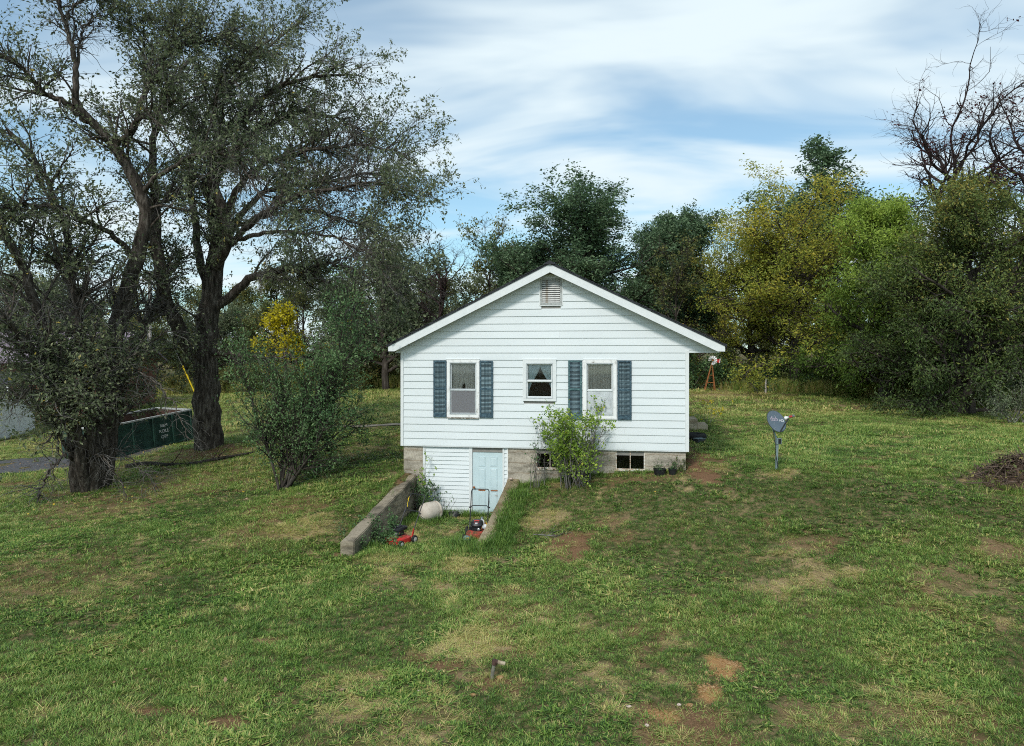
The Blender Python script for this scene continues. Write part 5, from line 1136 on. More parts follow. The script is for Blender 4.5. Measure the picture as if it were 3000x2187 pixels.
for k in range(16):
    q = random.Random(k); u_, v_ = q.uniform(-.25, .1), q.uniform(-.25, .25)
    if u_ * u_ + v_ * v_ < .075: MB().lathe([(.006, .0), (.004, .003)], 6, Mt @ Matrix.Translation((u_, v_, dsurf(u_, v_) + .001))).build('speck', M['hub'], refl)
foc = Mt @ Vector((.05, -.03, .31)); foot = Mt @ Vector((0, -RD * .90, -.01))
el = foot.lerp(foc, .72) + Vector((.0, 0, -.045))
arm = MB().tube([tuple(foot), tuple(el), tuple(foc + Vector((.03, 0, -.03)))], .019, 4).build('feed_arm', M['dishback'], r)
dirn = (Mt @ Vector((0, 0, 0)) - foc).normalized(); q = dirn.to_track_quat('Z', 'Y').to_matrix().to_4x4(); q.translation = foc
MB().lathe([(.024, -.12), (.024, -.01), (.032, .0), (.046, .03), (.048, .055), (.03, .058)], 18, q).build('feed_horn', M['decal_white'], r, smooth=True)
lb = MB().box(-.036, .036, -.026, .026, -.19, -.05).build('receiver_block', M['steel'], r, bevel=.006); lb.matrix_basis = q
st_ = MB().box(-.030, .030, -.0285, -.0265, -.16, -.08).build('red_sticker', M['decal_red'], r); st_.matrix_basis = q
st2 = MB().box(.0365, .038, -.018, .018, -.16, -.08).build('red_sticker', M['decal_red'], r); st2.matrix_basis = q
bk = Mt @ Vector((0, -.05, dsurf(0, 0) - .02)); mm_ = Vector(dp(2267, 1250, .09))
MB().tube([tuple(bk), tuple(mm_)], .03, 8).build('mount', M['greengrey'], r, smooth=True)
for dxx, rr in ((0, .007), (2.2, .005)):
    MB().tube([tuple(foot), dp(2267 - dxx, 1264, -.03), dp(2263 + dxx, 1276, -.04), dp(2265 + dxx, 1288, -.06), dp(2269, 1300, -.06), dp(2270.5, 1330, -.05), dp(2275 + dxx, 1360, -.05), dp(2279, 1379, -.05), dp(2280, 1384, -.04)], rr, 6).build('cable', M['blackplastic'], r, smooth=True)

# standing pipe in the lawn
pg = gnd(1442, 1990); s_ = pg[1] / F; r = empty('standing_pipe', (pg[0], pg[1], pg[2]), 0, 'short grey standing pipe with a brown elbow in the foreground lawn', 'pipe')
MB().tube([(-.004, 0, -.1), (.0, 0, .05), (.03, -.005, .225)], .026, 14).build('riser', M['pipegrey'], r, smooth=True)
el_ = MB(); el_.lathe([(.036, 0), (.036, .05), (.030, .07), (.01, .075)], 14, Matrix.Translation((.028, -.005, .205)) @ Matrix.Rotation(.15, 4, 'Y')); el_.build('elbow', M['rustdark'], r, smooth=True)
MB().lathe([(.036, 0), (.036, .03)], 14, Matrix.Translation((.045, -.01, .248)) @ Matrix.Rotation(math.radians(100), 4, 'Y')).build('elbow_collar', M['rustdark'], r, smooth=True)
m = MB(); m.lathe([(.024, .0), (.026, .005), (.026, .115), (.020, .1155), (.020, .05)], 14, Matrix.Translation((.072, -.012, .246)) @ Matrix.Rotation(math.radians(102), 4, 'Y')); m.build('spout', M['stepconc'], r, smooth=True)

# windmill, fence post
wg = gnd(2083, 1147); s_ = wg[1] / F; r = empty('garden_windmill', (wg[0], wg[1], wg[2]), 0, 'small garden windmill with white wheel and rusty legs at the wood edge', 'windmill')
hub_z = (1147 - 1056) * s_; top = (.06, 0, hub_z - .12)
for lx_, ly_ in ((-.36, -.25), (.16, -.25), (.22, .3), (-.3, .3)): MB().tube([(lx_ * 1.25, ly_, -.1), top], .026, 6).build('leg', M['rust'], r)
for f in (.3, .55):
    c = [(lx_ * 1.25 * (1 - f) + top[0] * f, ly_ * (1 - f), top[2] * f) for lx_, ly_ in ((-.36, -.25), (.16, -.25), (.22, .3), (-.3, .3))]
    for i in range(4): MB().tube([c[i], c[(i + 1) % 4]], .012, 5).build('brace', M['rust'], r)
wheel = MB().lathe([(.05, -.03), (.05, .03)], 12, Matrix.Translation((.07, -.12, hub_z)) @ Matrix.Rotation(math.pi / 2, 4, 'X')).build('wheel', M['rust'], r)
for i in range(12):
    a = 2 * math.pi * i / 12
    if i in (7, 8): continue
    ca, sa = math.cos(a), math.sin(a); c = np.array([.07, -.13, hub_z]); e1 = np.array([ca, 0, sa]); e2 = np.array([-sa, .45, ca]) / 1.1
    p = [c + e1 * .08 - e2 * .012, c + e1 * .26 - e2 * .05, c + e1 * .26 + e2 * .05, c + e1 * .08 + e2 * .012]
    th = np.array([0, .008, 0]); MB().hexa([tuple(x) for x in p] + [tuple(x + th) for x in p]).build('blade', M['decal_white'], wheel)
MB().box(.02, .14, -.10, .05, hub_z - .30, hub_z - .16).build('gearbox', M['decal_white'], r, bevel=.02)
MB().tube([(.07, 0, hub_z), (.35, .1, hub_z - .02)], .015, 6).build('tail_boom', M['rust'], r)
MB().prism([(.30, hub_z - .14), (.52, hub_z - .16), (.55, hub_z + .08), (.30, hub_z + .05)], .10, .108).build('tail_vane', M['decal_red'], r)
MB().prism([(.521, hub_z - .17), (.56, hub_z - .17), (.60, hub_z + .09), (.555, hub_z + .09)], .098, .11).build('vane_edge', M['decal_white'], r)
fg = gnd(2243, 1152); s_ = fg[1] / F
r = empty('fence_post', (fg[0], fg[1], fg[2]), .1, 'weathered white fence post standing alone in the tall dry grass', 'fence post')
MB().tube([(0, 0, -.2), (.005, 0, .4), (.02, .0, 44 * s_)], [.055, .05, .045], 10).build('post', M['wood'], r, smooth=True)
MB().tube([(.02, 0, 44 * s_ - .005), (.0, -.02, 44 * s_ + .10), (.05, -.03, 44 * s_ + .16)], .008, 5).build('loose_wire', M['steel'], r)

# utility pole with meter and yellow-guarded guy wire
D0 = 47.; up = (-23.75, D0); uz = hgt(*up); r = empty('utility_pole', (up[0], up[1], uz), 0, 'grey utility pole with white meter box half hidden by the trees', 'utility pole')
MB().tube([(0, 0, -.5), (0, 0, 4), (0, 0, 8.6)], [.15, .13, .10], 12).build('pole', M['wood'], r, smooth=True)
MB().box(-.9, .9, -.06, .06, 8.0, 8.12).build('crossarm', M['wood'], r)
MB().box(-.2, .08, -.32, -.16, 1.4, 2.1).build('meter_box', M['decal_white'], r, bevel=.02)
MB().tube([(-.06, -.2, 2.1), (-.06, -.17, 4.5)], .03, 8).build('conduit', M['steel'], r)
b = P(581, 1163, D0); b[2] = hgt(b[0], b[1]); topw = np.array([up[0], up[1], uz + 7.2])
r = empty('guy_wire', tuple(b), 0, 'steel guy wire with a bright yellow guard sleeve beside the thick trunk', 'guy wire')
MB().tube([(0, 0, -.1), tuple(topw - b)], .012, 5).build('wire', M['steel'], r)
dv = (topw - b) / np.linalg.norm(topw - b); MB().tube([tuple(dv * .35), tuple(dv * 1.2), tuple(dv * 2.5)], .045, 8).build('guard_sleeve', M['yellow'], r, smooth=True)

# roll-off container
NR = (-13.55, 30.5); tl = math.atan2(-.89, -.46); zc_ = hgt(*NR) - .02
far = (NR[0] - .46 * 5.6, NR[1] - .89 * 5.6); tilt = math.atan2(hgt(*far) - .04 - zc_, 5.6)
r = empty('roll_off_container', (NR[0], NR[1], zc_), 0, 'dark green open-top roll-off container with white lettering on its side', 'container')
r.rotation_mode = 'XYZ'; r.rotation_euler = (0, -tilt, tl)
L_, Wd, Hh, b0 = 4.2, 2.2, 1.30, .16     # local x along the side, local -y = inwards (right-handed frame puts width on -y)
sgn = -1
def cb(x0, x1, y0, y1, z0, z1, nm, mt): return MB().box(x0, x1, min(sgn * y0, sgn * y1), max(sgn * y0, sgn * y1), z0, z1).build(nm, mt, r)
cb(0, L_, 0, .05, b0, Hh, 'side_panel', M['dumpgreen']); cb(0, L_, Wd - .05, Wd, b0, Hh, 'side_panel', M['dumprust']); cb(.001, .05, .051, Wd - .051, b0, Hh, 'end_panel', M['dumprust']); cb(L_ - .05, L_ - .001, .051, Wd - .051, b0, Hh, 'end_panel', M['dumpgreen'])
cb(.051, L_ - .051, .051, Wd - .051, b0, b0 + .04, 'floor', M['dumprust'])
for y0_, y1_ in ((-.03, .06), (Wd - .06, Wd + .03)): cb(-.03, L_ + .03, y0_, y1_, Hh + .001, Hh + .06, 'top_rail', M['rim'])
for x0_, x1_ in ((-.03, .06), (L_ - .06, L_ + .03)): cb(x0_, x1_, .061, Wd - .061, Hh + .001, Hh + .06, 'top_rail', M['rim'])
k = 0
xx = .0
while xx < L_:
    cb(xx, xx + .09, -.075, -.001, b0, Hh - .002, 'side_rib', M['dumpgreen']); xx += .88
cb(0, L_, -.08, -.001, b0 - .06, b0 - .001, 'bottom_rail', M['dumpgreen'])
for yy in (.5, 1.6): cb(0, L_, yy, yy + .1, 0, b0 - .062, 'skid', M['darkmetal'])
for (bd, sz, zz) in (('R&M', .17, .86), ('ROLL', .19, .63), ('OFF', .19, .40)):
    me = text_mesh(bd, sz, .002); 
    for v in me.vertices:
        x_, y_, z_ = v.co; v.co = (1.34 - x_, -sgn * (.004 + z_) , zz + y_)
    me.materials.clear(); add('lettering', me, M['decal_white'], r)

# neighbouring houses seen through the trees
hb = empty('brick_house', (-30.2, 39.5, hgt(-24, 40)), math.radians(2), 'low red-brick house with a mauve shingle roof behind the leaning trunks', 'house')
wv = holed(MB(), 0, 7.2, -.5, 3.3, 0, .25, [(1.2, 2.4, 1.0, 2.4), (4.4, 5.6, 1.0, 2.4)]); wv.build('wall', M['brick_red'], hb)
MB().box(0, .25, .251, 7, -.5, 3.3).build('wall', M['brick_red'], hb); MB().box(6.95, 7.2, .251, 7, -.5, 3.3).build('wall', M['brick_red'], hb); MB().box(.251, 6.949, 6.75, 7, -.5, 3.3).build('wall', M['brick_red'], hb)
for a in (1.2, 4.4):
    w = frame(MB(), a, a + 1.2, 1.0, 2.4, .09, -.03, .1).build('window', M['trim'], hb); MB().box(a + .09, a + 1.11, .03, .05, 1.09, 2.31).build('pane', M['glass_dark'], w)
zr_ = 4.85
MB().add([(-.5, -.6, 3.15), (7.7, -.6, 3.15), (7.7, 3.5, zr_), (-.5, 3.5, zr_), (-.5, -.6, 3.28), (7.7, -.6, 3.28), (7.7, 3.5, zr_ + .13), (-.5, 3.5, zr_ + .13)], [(0, 3, 2, 1), (4, 5, 6, 7), (0, 1, 5, 4), (1, 2, 6, 5), (2, 3, 7, 6), (3, 0, 4, 7)]).build('roof_slope', M['mauveroof'], hb)
MB().add([(-.5, 7.6, 3.15), (7.7, 7.6, 3.15), (7.7, 3.501, zr_), (-.5, 3.501, zr_), (-.5, 7.6, 3.28), (7.7, 7.6, 3.28), (7.7, 3.501, zr_ + .13), (-.5, 3.501, zr_ + .13)], [(0, 3, 2, 1), (4, 5, 6, 7), (0, 1, 5, 4), (1, 2, 6, 5), (2, 3, 7, 6), (3, 0, 4, 7)]).build('roof_slope', M['mauveroof'], hb)
for xe in (.0, 6.95): MB().add([(xe, .0, 3.301), (xe, 7, 3.301), (xe, 3.5, zr_ - .02), (xe + .25, .0, 3.301), (xe + .25, 7, 3.301), (xe + .25, 3.5, zr_ - .02)], [(0, 1, 2), (3, 5, 4), (0, 3, 4, 1), (1, 4, 5, 2), (2, 5, 3, 0)]).build('gable_end', M['brick_red'], hb)
hs = empty('white_shed', (-28.7, 32.6, hgt(-24, 33)), math.radians(-3), 'white shed corner with a small dark window beyond the drive', 'shed')
holed(MB(), 0, 4.3, -.3, 2.3, 0, .12, [(3.5, 4.0, .95, 1.65)]).build('wall', M['oldtrim'], hs); MB().box(4.18, 4.3, .121, 4, -.3, 2.3).build('wall', M['oldtrim'], hs); MB().box(0, .12, .121, 4, -.3, 2.3).build('wall', M['oldtrim'], hs); MB().box(.121, 4.179, 3.88, 4, -.3, 2.3).build('wall', M['oldtrim'], hs)
w = frame(MB(), 3.5, 4.0, .95, 1.65, .05, -.03, .08).build('window', M['trim'], hs); MB().box(3.55, 3.95, .02, .04, 1.0, 1.6).build('pane', M['glass_dark'], w)
MB().add([(-.3, -.4, 2.25), (4.6, -.4, 2.25), (4.6, 4.4, 3.1), (-.3, 4.4, 3.1), (-.3, -.4, 2.35), (4.6, -.4, 2.35), (4.6, 4.4, 3.2), (-.3, 4.4, 3.2)], [(0, 3, 2, 1), (4, 5, 6, 7), (0, 1, 5, 4), (1, 2, 6, 5), (2, 3, 7, 6), (3, 0, 4, 7)]).build('roof', M['roof'], hs)

# fallen limb across the grass
pts = [gnd(*q) for q in ((370, 1374), (430, 1366), (490, 1368), (560, 1362), (640, 1350), (710, 1340), (770, 1322))]
base = pts[0].copy(); pts = [p - base + np.array([0, 0, .05 + .05 * math.sin(i * 1.7)]) for i, p in enumerate(pts)]
r = empty('fallen_limb', tuple(base), 0, 'long dark fallen limb lying across the grass between the two trees and bush', 'fallen limb')
pr = resample(pts, 22)[None]; rr = np.linspace(.10, .03, 22)[None]; g = np.random.default_rng(8)
S1, SR1 = sprout(g, pr, rr, 12, .1, 1, .4, 1.1, .8, 6, .2, .02, .5, .1, rmax=.02)
add('limb', tubes_mesh('limb', [(pr, rr, 8)]), M['deadwood'], r); prop(add('side_branches', tubes_mesh('side_branches', [(S1, SR1, 5)]), M['deadwood'], r), kind='stuff')
# small dead branch on the bank
p = gnd(1625, 1578); r = empty('fallen_branch', tuple(p), .2, 'small dead grey branch lying on the bare soil of the bank', 'fallen branch')
pr = resample([(-.45, .25, .05), (-.2, .1, .06), (.05, .0, .04), (.3, .02, .05), (.5, .1, .08)], 12)[None]; rr = np.linspace(.012, .016, 12)[None]
S1, SR1 = sprout(g, pr, rr, 26, .1, 1, .15, .45, .7, 5, .25, .02, .6, .2, rmax=.006)
add('stem', tubes_mesh('stem', [(pr, rr, 6)]), M['bark_grey'], r); prop(add('side_twigs', tubes_mesh('side_twigs', [(S1, SR1, 4)]), M['bark_grey'], r), kind='stuff')

# brush pile
bpg = gnd(2975, 1408); r = empty('brush_pile', tuple(bpg), 0, 'heap of brown brush, roots and soil in the mown grass', 'brush pile')
g = np.random.default_rng(19); nu, nv = 40, 14; vs = []; fs = []
for j in range(nv):
    q = 1 - j / (nv - 1)
    for i in range(nu):
        a = 2 * math.pi * i / nu; x_, y_ = (1.35 * q * math.cos(a) + .25 * (1 - q)), .75 * q * math.sin(a)
        z_ = .80 * (1 - q ** 1.1) * (1 + 1.5 * (fbm(np.array([x_ * 3 + 7]), np.array([y_ * 3]), 5, 3)[0] - .5)) * (.75 + .35 * x_) - .06; vs.append((x_ * (1 + .1 * math.sin(a * 5)), y_, z_))
for j in range(nv - 1):
    for i in range(nu): fs.append((j * nu + i, j * nu + (i + 1) % nu, (j + 1) * nu + (i + 1) % nu, (j + 1) * nu + i))
M['heap'] = pm('brown_heap_soil', [(0.3, (.03, .018, .011)), (0.5, (.075, .045, .028)), (0.7, (.16, .10, .065))], 9, .95, .8, 30)
zz_ = H(np.array([v[0] for v in vs]) + bpg[0], np.array([v[1] for v in vs]) + bpg[1]) - bpg[2]; vs = [(v[0], v[1], v[2] + z) for v, z in zip(vs, zz_)]
MB().add(vs, fs).build('soil_mound', M['heap'], r, smooth=True)
n = 420; pos = np.stack([g.normal(.1, .55, n), g.normal(0, .3, n), np.zeros(n)], 1); q = np.clip(np.hypot(pos[:, 0] / 1.3, pos[:, 1] / .75), 0, 1); pos[:, 2] = .78 * (1 - q ** 1.1) * (.75 + .35 * pos[:, 0])
d = nrm(np.stack([g.normal(0, 1, n), g.normal(0, .6, n), g.normal(.15, .35, n)], 1)); L = g.uniform(.15, .6, n)[:, None]; tw = np.stack([pos - d * L * .5, pos + g.normal(0, .03, (n, 3)), pos + d * L * .5 + g.normal(0, .03, (n, 3))], 1)
prop(add('brush_twigs', tubes_mesh('brush_twigs', [(tw, np.full((n, 3), .009) * g.uniform(.5, 1.6, (n, 1)), 4)]), pm('brown_twig', [(0.3, (.05, .032, .022)), (0.7, (.17, .12, .09))], 3, .95), r), kind='stuff')
lf = leaves(g, tw, 500, 0, .09, .6, .06, .2, None, .3); me = leaf_mesh('brush_leaves', [lf]); prop(add('brush_leaves', me, M['lf_mixed'], r), kind='stuff')

# loose stones: orange gravel and scattered rocks
def stones(name, n, spots, smin, smax, mat, label, seed):
    g = np.random.default_rng(seed); ico = bmesh.new(); bmesh.ops.create_icosphere(ico, subdivisions=1, radius=1.0); iv = np.array([v.co[:] for v in ico.verts]); it = np.array([[v.index for v in f.verts] for f in ico.faces]); ico.free()
    V = []; T = []
    for k in range(n):
        cxp, cyp, rx, ry = spots[g.integers(0, len(spots))]; x_, y_ = cxp + g.normal(0, rx), cyp + g.normal(0, ry); s = g.uniform(smin, smax) * (1 if g.random() < .9 else 1.6)
        A3 = g.normal(0, 1, (3, 3)); qq, _ = np.linalg.qr(A3); v = (iv * g.uniform(.75, 1.2, (len(iv), 1))) @ qq * np.array([1, .85, .6]) * s; V.append(v + np.array([x_, y_, hgt(x_, y_) + s * .25])); T.append(it + k * len(iv))
    return prop(add(name, np_mesh(name, np.concatenate(V), tris=np.concatenate(T)), mat), label, 'gravel', kind='stuff')
M['gravel'] = pm('orange_limestone_gravel', [(0.3, (.17, .085, .03)), (0.5, (.30, .17, .07)), (0.7, (.45, .32, .18))], 18, .9, .3)
M['pinkstone'] = pm('pale_pink_stone', [(0.3, (.40, .28, .22)), (0.7, (.60, .50, .44))], 12, .9, .3)
def sp(px, py, rx, ry): q = gnd(px, py); return (q[0], q[1], rx, ry)
stones('gravel', 420, [sp(2110, 1975, .13, .14), sp(2075, 2020, .09, .10), sp(2140, 1945, .08, .07)], .007, .019, M['gravel'], 'streak of loose orange gravel showing through the lawn', 1)
stones('gravel', 170, [sp(1938, 2095, .09, .055)], .007, .018, M['gravel'], 'small heap of orange gravel in the worn corner of the lawn', 2)
for k, (px, py, s) in enumerate(((2022, 2072, .045), (1386, 2040, .04), (1842, 2075, .03), (1989, 2070, .03), (1895, 2128, .03), (1226, 2030, .025), (1520, 1400, .05), (1465, 1992, .05))):
    q = gnd(px, py); ico = bmesh.new(); bmesh.ops.create_icosphere(ico, subdivisions=2, radius=s); gr = np.random.default_rng(k)
    for v in ico.verts: v.co = Vector((v.co.x * (1 + .25 * math.sin(v.co.y / s * 3 + k)), v.co.y * .8, v.co.z * .6)) * gr.uniform(.9, 1.1)
    me = bpy.data.meshes.new('loose_stone'); ico.to_mesh(me); ico.free(); o = add('loose_stone', me, M['gravel'] if k in (0, 1, 7) else M['pinkstone'])
    zt = q[2]
    if k == 6: xw, yw = h2w(rwall_in(-.12) + .12, -.12); q = np.array([xw, yw, 1.05])
    o.location = (q[0], q[1], q[2] + s * .35)
    prop(o, ['orange stone lying between the gravel streak and gravel heap', 'tan stone in the grass below the standing pipe', 'pale pink stone left of the gravel heap', 'pink stone just above the gravel heap', 'tan stone in the brown grass below the gravel heap', 'small tan stone in the grass away from the pipe', 'pale stone set on top of the tan wall at the house', 'brown stone at the foot of the standing pipe'][k], 'stone')

# ------------------------------------------------------------------ grass: tufts scattered over the lawn
def tuft(name, seed, nb, rad, h0, h1, w, lean, segs=1, broad=False):
    g = np.random.default_rng(seed); V = []; T = []; B = []
    for k in range(nb):
        B += [g.normal(0, .15)] * 5
        a = g.uniform(0, 6.283); r_ = rad * math.sqrt(g.random()); b = np.array([math.cos(a) * r_, math.sin(a) * r_, -.004]); hh = g.uniform(h0, h1)
        da = a + g.normal(0, .8) if r_ > rad * .3 else g.uniform(0, 6.283); ln = abs(g.normal(lean, lean * .45)); tip_ = b + np.array([math.cos(da) * ln * hh, math.sin(da) * ln * hh, hh / math.sqrt(1 + ln * ln * .6)])
        sd = np.array([-math.sin(da + g.normal(0, .5)), math.cos(da), 0]) * w * g.uniform(.7, 1.3); n = len(V)
        mid = b * .45 + tip_ * .55 + np.array([0, 0, hh * .12])
        if broad: V += [b - sd * .3, b + sd * .3, mid + sd * 1.2, mid - sd * 1.2, tip_]
        else: V += [b - sd * .6, b + sd * .6, mid + sd * .55, mid - sd * .55, tip_]
        T += [(n, n + 1, n + 2), (n, n + 2, n + 3), (n + 3, n + 2, n + 4)]
    me = np_mesh(name, np.array(V), tris=T, attrs={'bv': B}); return me
M['grass'] = leaf_mat('lawn_blades', [(0, (0.029, 0.067, 0.014)), (.3, (0.107, 0.213, 0.039)), (.55, (0.240, 0.379, 0.077)), (.72, (0.403, 0.478, 0.135)), (.85, (0.504, 0.440, 0.154)), (1, (0.693, 0.585, 0.250))], .3, .42, 'INSTANCER', True)
protos = [tuft('t', 1, 22, .085, .03, .07, .0055, .9), tuft('t', 2, 22, .09, .025, .06, .0055, 1.1), tuft('t', 3, 18, .08, .04, .085, .005, .8), tuft('t', 4, 14, .045, .03, .065, .0075, 1.7, broad=True), tuft('t', 5, 30, .10, .02, .07, .0045, 2.2), tuft('t', 6, 16, .06, .12, .26, .006, .7), tuft('t', 7, 16, .10, .35, .75, .010, .35)]
pobj = []
for me in protos:
    me.materials.append(M['grass']); o = bpy.data.objects.new('blade_tuft', me); pobj.append(o)
ng = bpy.data.node_groups.new('scatter_tufts', 'GeometryNodeTree')
ng.interface.new_socket('Geometry', in_out='INPUT', socket_type='NodeSocketGeometry'); ng.interface.new_socket('Geometry', in_out='OUTPUT', socket_type='NodeSocketGeometry')
gi = ng.nodes.new('NodeGroupInput'); go = ng.nodes.new('NodeGroupOutput'); iop = ng.nodes.new('GeometryNodeInstanceOnPoints'); jn = ng.nodes.new('GeometryNodeJoinGeometry')
for o in reversed(pobj):
    oi = ng.nodes.new('GeometryNodeObjectInfo'); oi.inputs['Object'].default_value = o; oi.inputs['As Instance'].default_value = True; ng.links.new(oi.outputs['Geometry'], jn.inputs[0])
def nattr(n, t):
    a = ng.nodes.new('GeometryNodeInputNamedAttribute'); a.data_type = t; a.inputs['Name'].default_value = n; return a.outputs['Attribute']
ng.links.new(gi.outputs[0], iop.inputs['Points']); ng.links.new(jn.outputs[0], iop.inputs['Instance']); iop.inputs['Pick Instance'].default_value = True
ng.links.new(nattr('kind', 'INT'), iop.inputs['Instance Index']); ng.links.new(nattr('rot', 'FLOAT_VECTOR'), iop.inputs['Rotation']); ng.links.new(nattr('size', 'FLOAT_VECTOR'), iop.inputs['Scale']); ng.links.new(iop.outputs[0], go.inputs[0])
def scatter(name, label, X, Y, kind, size, tint, hs, seed):
    g = np.random.default_rng(seed); n = len(X); Z = H(X, Y)
    me = bpy.data.meshes.new(name); me.vertices.add(n); me.vertices.foreach_set('co', np.stack([X, Y, Z], 1).astype(np.float32).ravel())
    a = me.attributes.new('kind', 'INT', 'POINT'); a.data.foreach_set('value', np.asarray(kind, np.int32))
    e = .3; nx = (H(X + e, Y) - H(X - e, Y)) / (2 * e); ny = (H(X, Y + e) - H(X, Y - e)) / (2 * e)
    rot = np.stack([np.clip(ny, -.6, .6), np.clip(-nx, -.6, .6), np.zeros(n)], 1); rz = g.uniform(0, 6.283, n)
    R3 = np.stack([g.normal(0, .08, n), g.normal(0, .08, n), rz], 1)
    a = me.attributes.new('rot', 'FLOAT_VECTOR', 'POINT'); a.data.foreach_set('vector', R3.astype(np.float32).ravel())
    a = me.attributes.new('size', 'FLOAT_VECTOR', 'POINT'); a.data.foreach_set('vector', np.stack([size, size, size * hs], 1).astype(np.float32).ravel())
    a = me.attributes.new('tint', 'FLOAT', 'POINT'); a.data.foreach_set('value', np.clip(tint, 0, 1).astype(np.float32))
    o = add(name, me, M['grass']); md = o.modifiers.new('scatter', 'NODES'); md.node_group = ng
    return prop(o, label, 'grass', kind='stuff')
def blocked(X, Y):
    lx, ly = w2h(X, Y)
    b = (lx > 0) & (lx < 8.05) & (ly > -.02) & (ly < 9.4)
    b |= (lx > .10) & (lx < .47) & (ly < .1) & (ly > -4.75)
    ri = rwall_in(ly); b |= (lx > ri - .02) & (lx < ri + .30 - .12 * sst(-1.2, -3.0, ly)) & (ly < .1) & (ly > -3.3)
    b |= (np.abs(Y - np.interp(X, [-60, -30, -21, -16.5, -13.8], [27.2, 27.6, 27.3, 27.6, 29.2])) < 1.4) & (X < -13.9)
    b |= (np.abs(Y - np.interp(X, [-9.5, -4, -1, 2], [30.6, 30.4, 30.2, 30.1])) < .42) & (X > -9.5) & (X < 2)
    return b
g = np.random.default_rng(100); XS = []; YS = []; SS = []
for (y0, y1, dens, s0) in ((7.2, 12, 210, .95), (12, 20, 150, 1.05), (20, 32, 70, 1.35), (32, 58, 16, 2.3)):
    xm = y1 * .76 + 1.0; n = int((y1 - y0) * 2 * xm * dens); x_ = g.uniform(-xm, xm, n); y_ = g.uniform(y0, y1, n); k = np.abs(x_) < y_ * .76 + 1.0
    XS.append(x_[k]); YS.append(y_[k]); SS.append(np.full(k.sum(), s0))
X = np.concatenate(XS); Y = np.concatenate(YS); S = np.concatenate(SS)
k = ~blocked(X, Y); X, Y, S = X[k], Y[k], S[k]
ba, stw, gv, lu = cover(X, Y); keep = g.random(len(X)) > np.clip(ba * .92 + gv * .5, 0, .95) * np.where((ba > .45) & (stw > .5), .5, 1); X, Y, S, ba, stw, gv, lu = [q[keep] for q in (X, Y, S, ba, stw, gv, lu)]
n = len(X); rnd = g.random(n); kind = np.where(rnd < .36, 0, np.where(rnd < .68, 1, 2))
wd = fbm(X * .8 + 9, Y * .8, 71, 3); kind = np.where((g.random(n) < sst(.42, .68, wd) * .65) & (ba < .4), 3, kind)
dry = (g.random(n) < np.clip(ba * 1.25, 0, .97) * (.35 + .65 * sst(.2, .6, stw))); kind = np.where(dry, 4, kind)
tint = .16 + .34 * lu * .6 + .26 * fbm(X * .25, Y * .25, 81, 3) + g.normal(0, .09, n) + .16 * sst(19, 34, Y) * 1.5; tint = np.where(dry, .86 + g.normal(0, .09, n) * 1 - .1 * (1 - stw), tint); tint = np.where((~dry) & (g.random(n) < .10 + .25 * ba), .72 + g.normal(0, .06, n), tint)
S = S * g.uniform(.75, 1.3, n) * (.85 + .4 * lu)
scatter('lawn_grass', 'short patchy mown lawn grass with weeds and dry tufts', X, Y, kind, S, tint, .95, 5)
# rank long grass where the mower does not reach
LX = []; LY = []; LK = []; LS = []; LT = []
def longg(n, fx, kind=5, s=1., t=.35):
    for _ in range(n):
        x_, y_ = fx(); LX.append(x_); LY.append(y_); LK.append(kind); LS.append(s * g.uniform(.6, 1.2)); LT.append(t + g.normal(0, .1))
longg(300, lambda: h2w(rwall_in(-g.uniform(0, 3.4)) + g.uniform(.22, .75), -g.uniform(.1, 3.5)), s=.9)
longg(160, lambda: h2w(g.uniform(.5, 2.9), -g.uniform(.02, .35)), s=.9); longg(90, lambda: h2w(.48 + abs(g.normal(0, .12)), -g.uniform(.2, 4.6)), s=.9)
longg(120, lambda: h2w(hx(1265) + g.normal(0, .35), -.85 + g.normal(0, .25)), s=.85); longg(120, lambda: h2w(g.uniform(3.6, 7.9), -abs(g.normal(0, .12)) - .02), s=.6, t=.45)
longg(110, lambda: h2w(rwall_in(-3.2) - .25 + g.normal(0, .3), -3.1 + g.normal(0, .35)), s=.9); longg(60, lambda: h2w(rwall_in(-3.5) + .3 + g.normal(0, .3), -3.6 + g.normal(0, .25)), s=1.0)
longg(90, lambda: h2w(.1 - abs(g.normal(0, .1)), -g.uniform(0, 4.7)), s=.7, t=.5); longg(50, lambda: (dg[0] + g.normal(0, .12), dg[1] + g.normal(0, .1)), s=.5); longg(30, lambda: (pg[0] + g.normal(0, .15), pg[1] + g.normal(0, .12)), s=.35, t=.8)
longg(70, lambda: (bpg[0] + g.normal(0, .9), bpg[1] + g.normal(0, .5)), s=.9, t=.6)
q = [gnd(1830, 1390), gnd(1700, 1395)]; longg(60, lambda: (q[1][0] + g.normal(0, .5), q[1][1] + g.normal(0, .2)), s=.8)
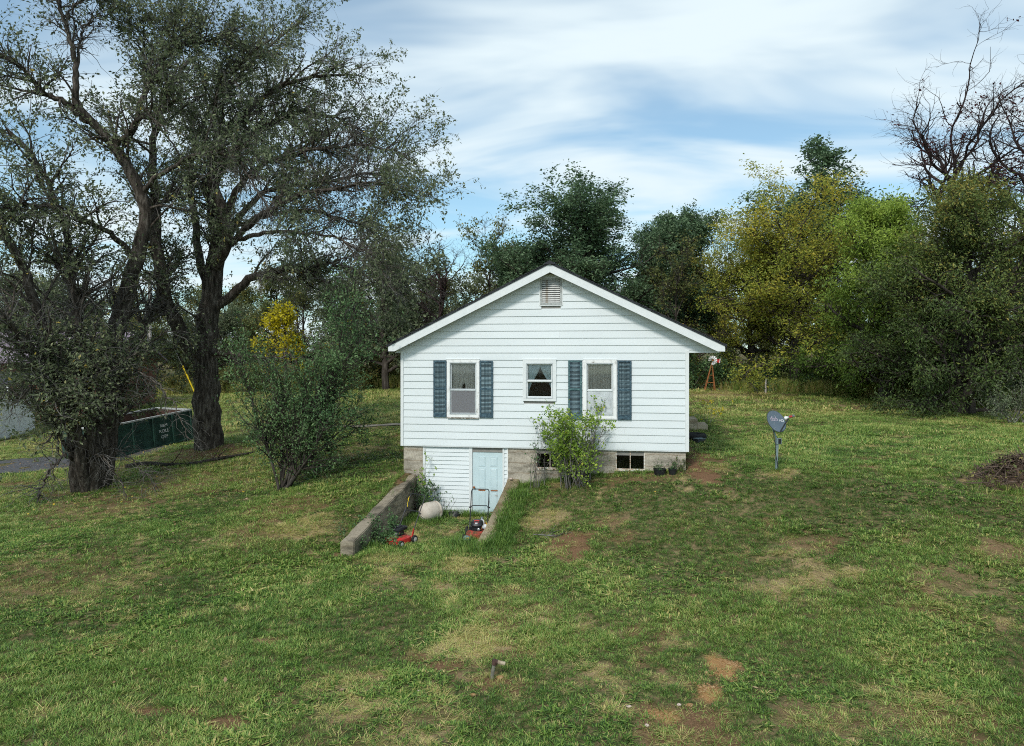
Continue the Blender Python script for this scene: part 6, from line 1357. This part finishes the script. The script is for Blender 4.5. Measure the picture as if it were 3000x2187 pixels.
scatter('long_grass', 'longer unmown grass along the walls, foundation and tank', np.array(LX), np.array(LY), LK, np.array(LS), np.array(LT), 1., 6)
LX, LY, LK, LS, LT = [], [], [], [], []
def edge_r(): 
    px = g.uniform(2030, 3050); D = 44.5 - (px - 2050) * .0128 + abs(g.normal(0, 2.4)); return at(px, D)
longg(5200, edge_r, 6, 1.15, .80); longg(900, edge_r, 6, 1.0, .5)
def edge_l(): px = g.uniform(-100, 1300); return at(px, 51 + abs(g.normal(0, 3.)))
longg(4200, edge_l, 6, 1.3, .80); longg(900, edge_l, 6, 1.1, .5)
scatter('tall_grass', 'tall dry grass and weeds along the edge of the wood', np.array(LX), np.array(LY), LK, np.array(LS), np.array(LT), 1., 7)
# fallen leaves
M['litter'] = leaf_mat('fallen_leaves', [(0, (.10, .055, .025)), (.5, (.26, .16, .08)), (.8, (.42, .30, .20)), (1, (.60, .42, .04))], .1)
n = 2600; lx_ = np.concatenate([g.normal(-12.5, 4.5, 1500), g.uniform(-22, -13, 700), g.uniform(-9, 8, 160), g.normal(19.5, 1.6, 240)]); ly_ = np.concatenate([g.normal(23.5, 4.2, 1500), g.normal(27.8, 1.3, 700), g.uniform(9, 18, 160), g.normal(27.5, .9, 240)]); n = len(lx_)
k = (ly_ > 8); lx_, ly_ = lx_[k], ly_[k]; n = len(lx_); c = np.stack([lx_, ly_, H(lx_, ly_) + g.uniform(.02, .06, n)], 1)
a = nrm(np.stack([g.normal(0, 1, n), g.normal(0, 1, n), g.normal(0, .3, n)], 1)); b = nrm(np.cross(np.stack([g.normal(0, .3, n), g.normal(0, .3, n), np.ones(n)], 1), a)); L = g.uniform(.04, .09, n)[:, None]
V = np.stack([c, c + a * L * .5 + b * L * .35, c + a * L, c + a * L * .5 - b * L * .35], 1)
prop(add('fallen_leaves', np_mesh('fallen_leaves', V.reshape(-1, 3), quads=np.arange(n * 4).reshape(-1, 4), attrs={'tint': np.repeat(np.clip(g.normal(.55, .25, n), 0, 1), 4)}), M['litter']), 'scattered brown and yellow fallen leaves on the lawn and drive', 'leaves', kind='stuff')
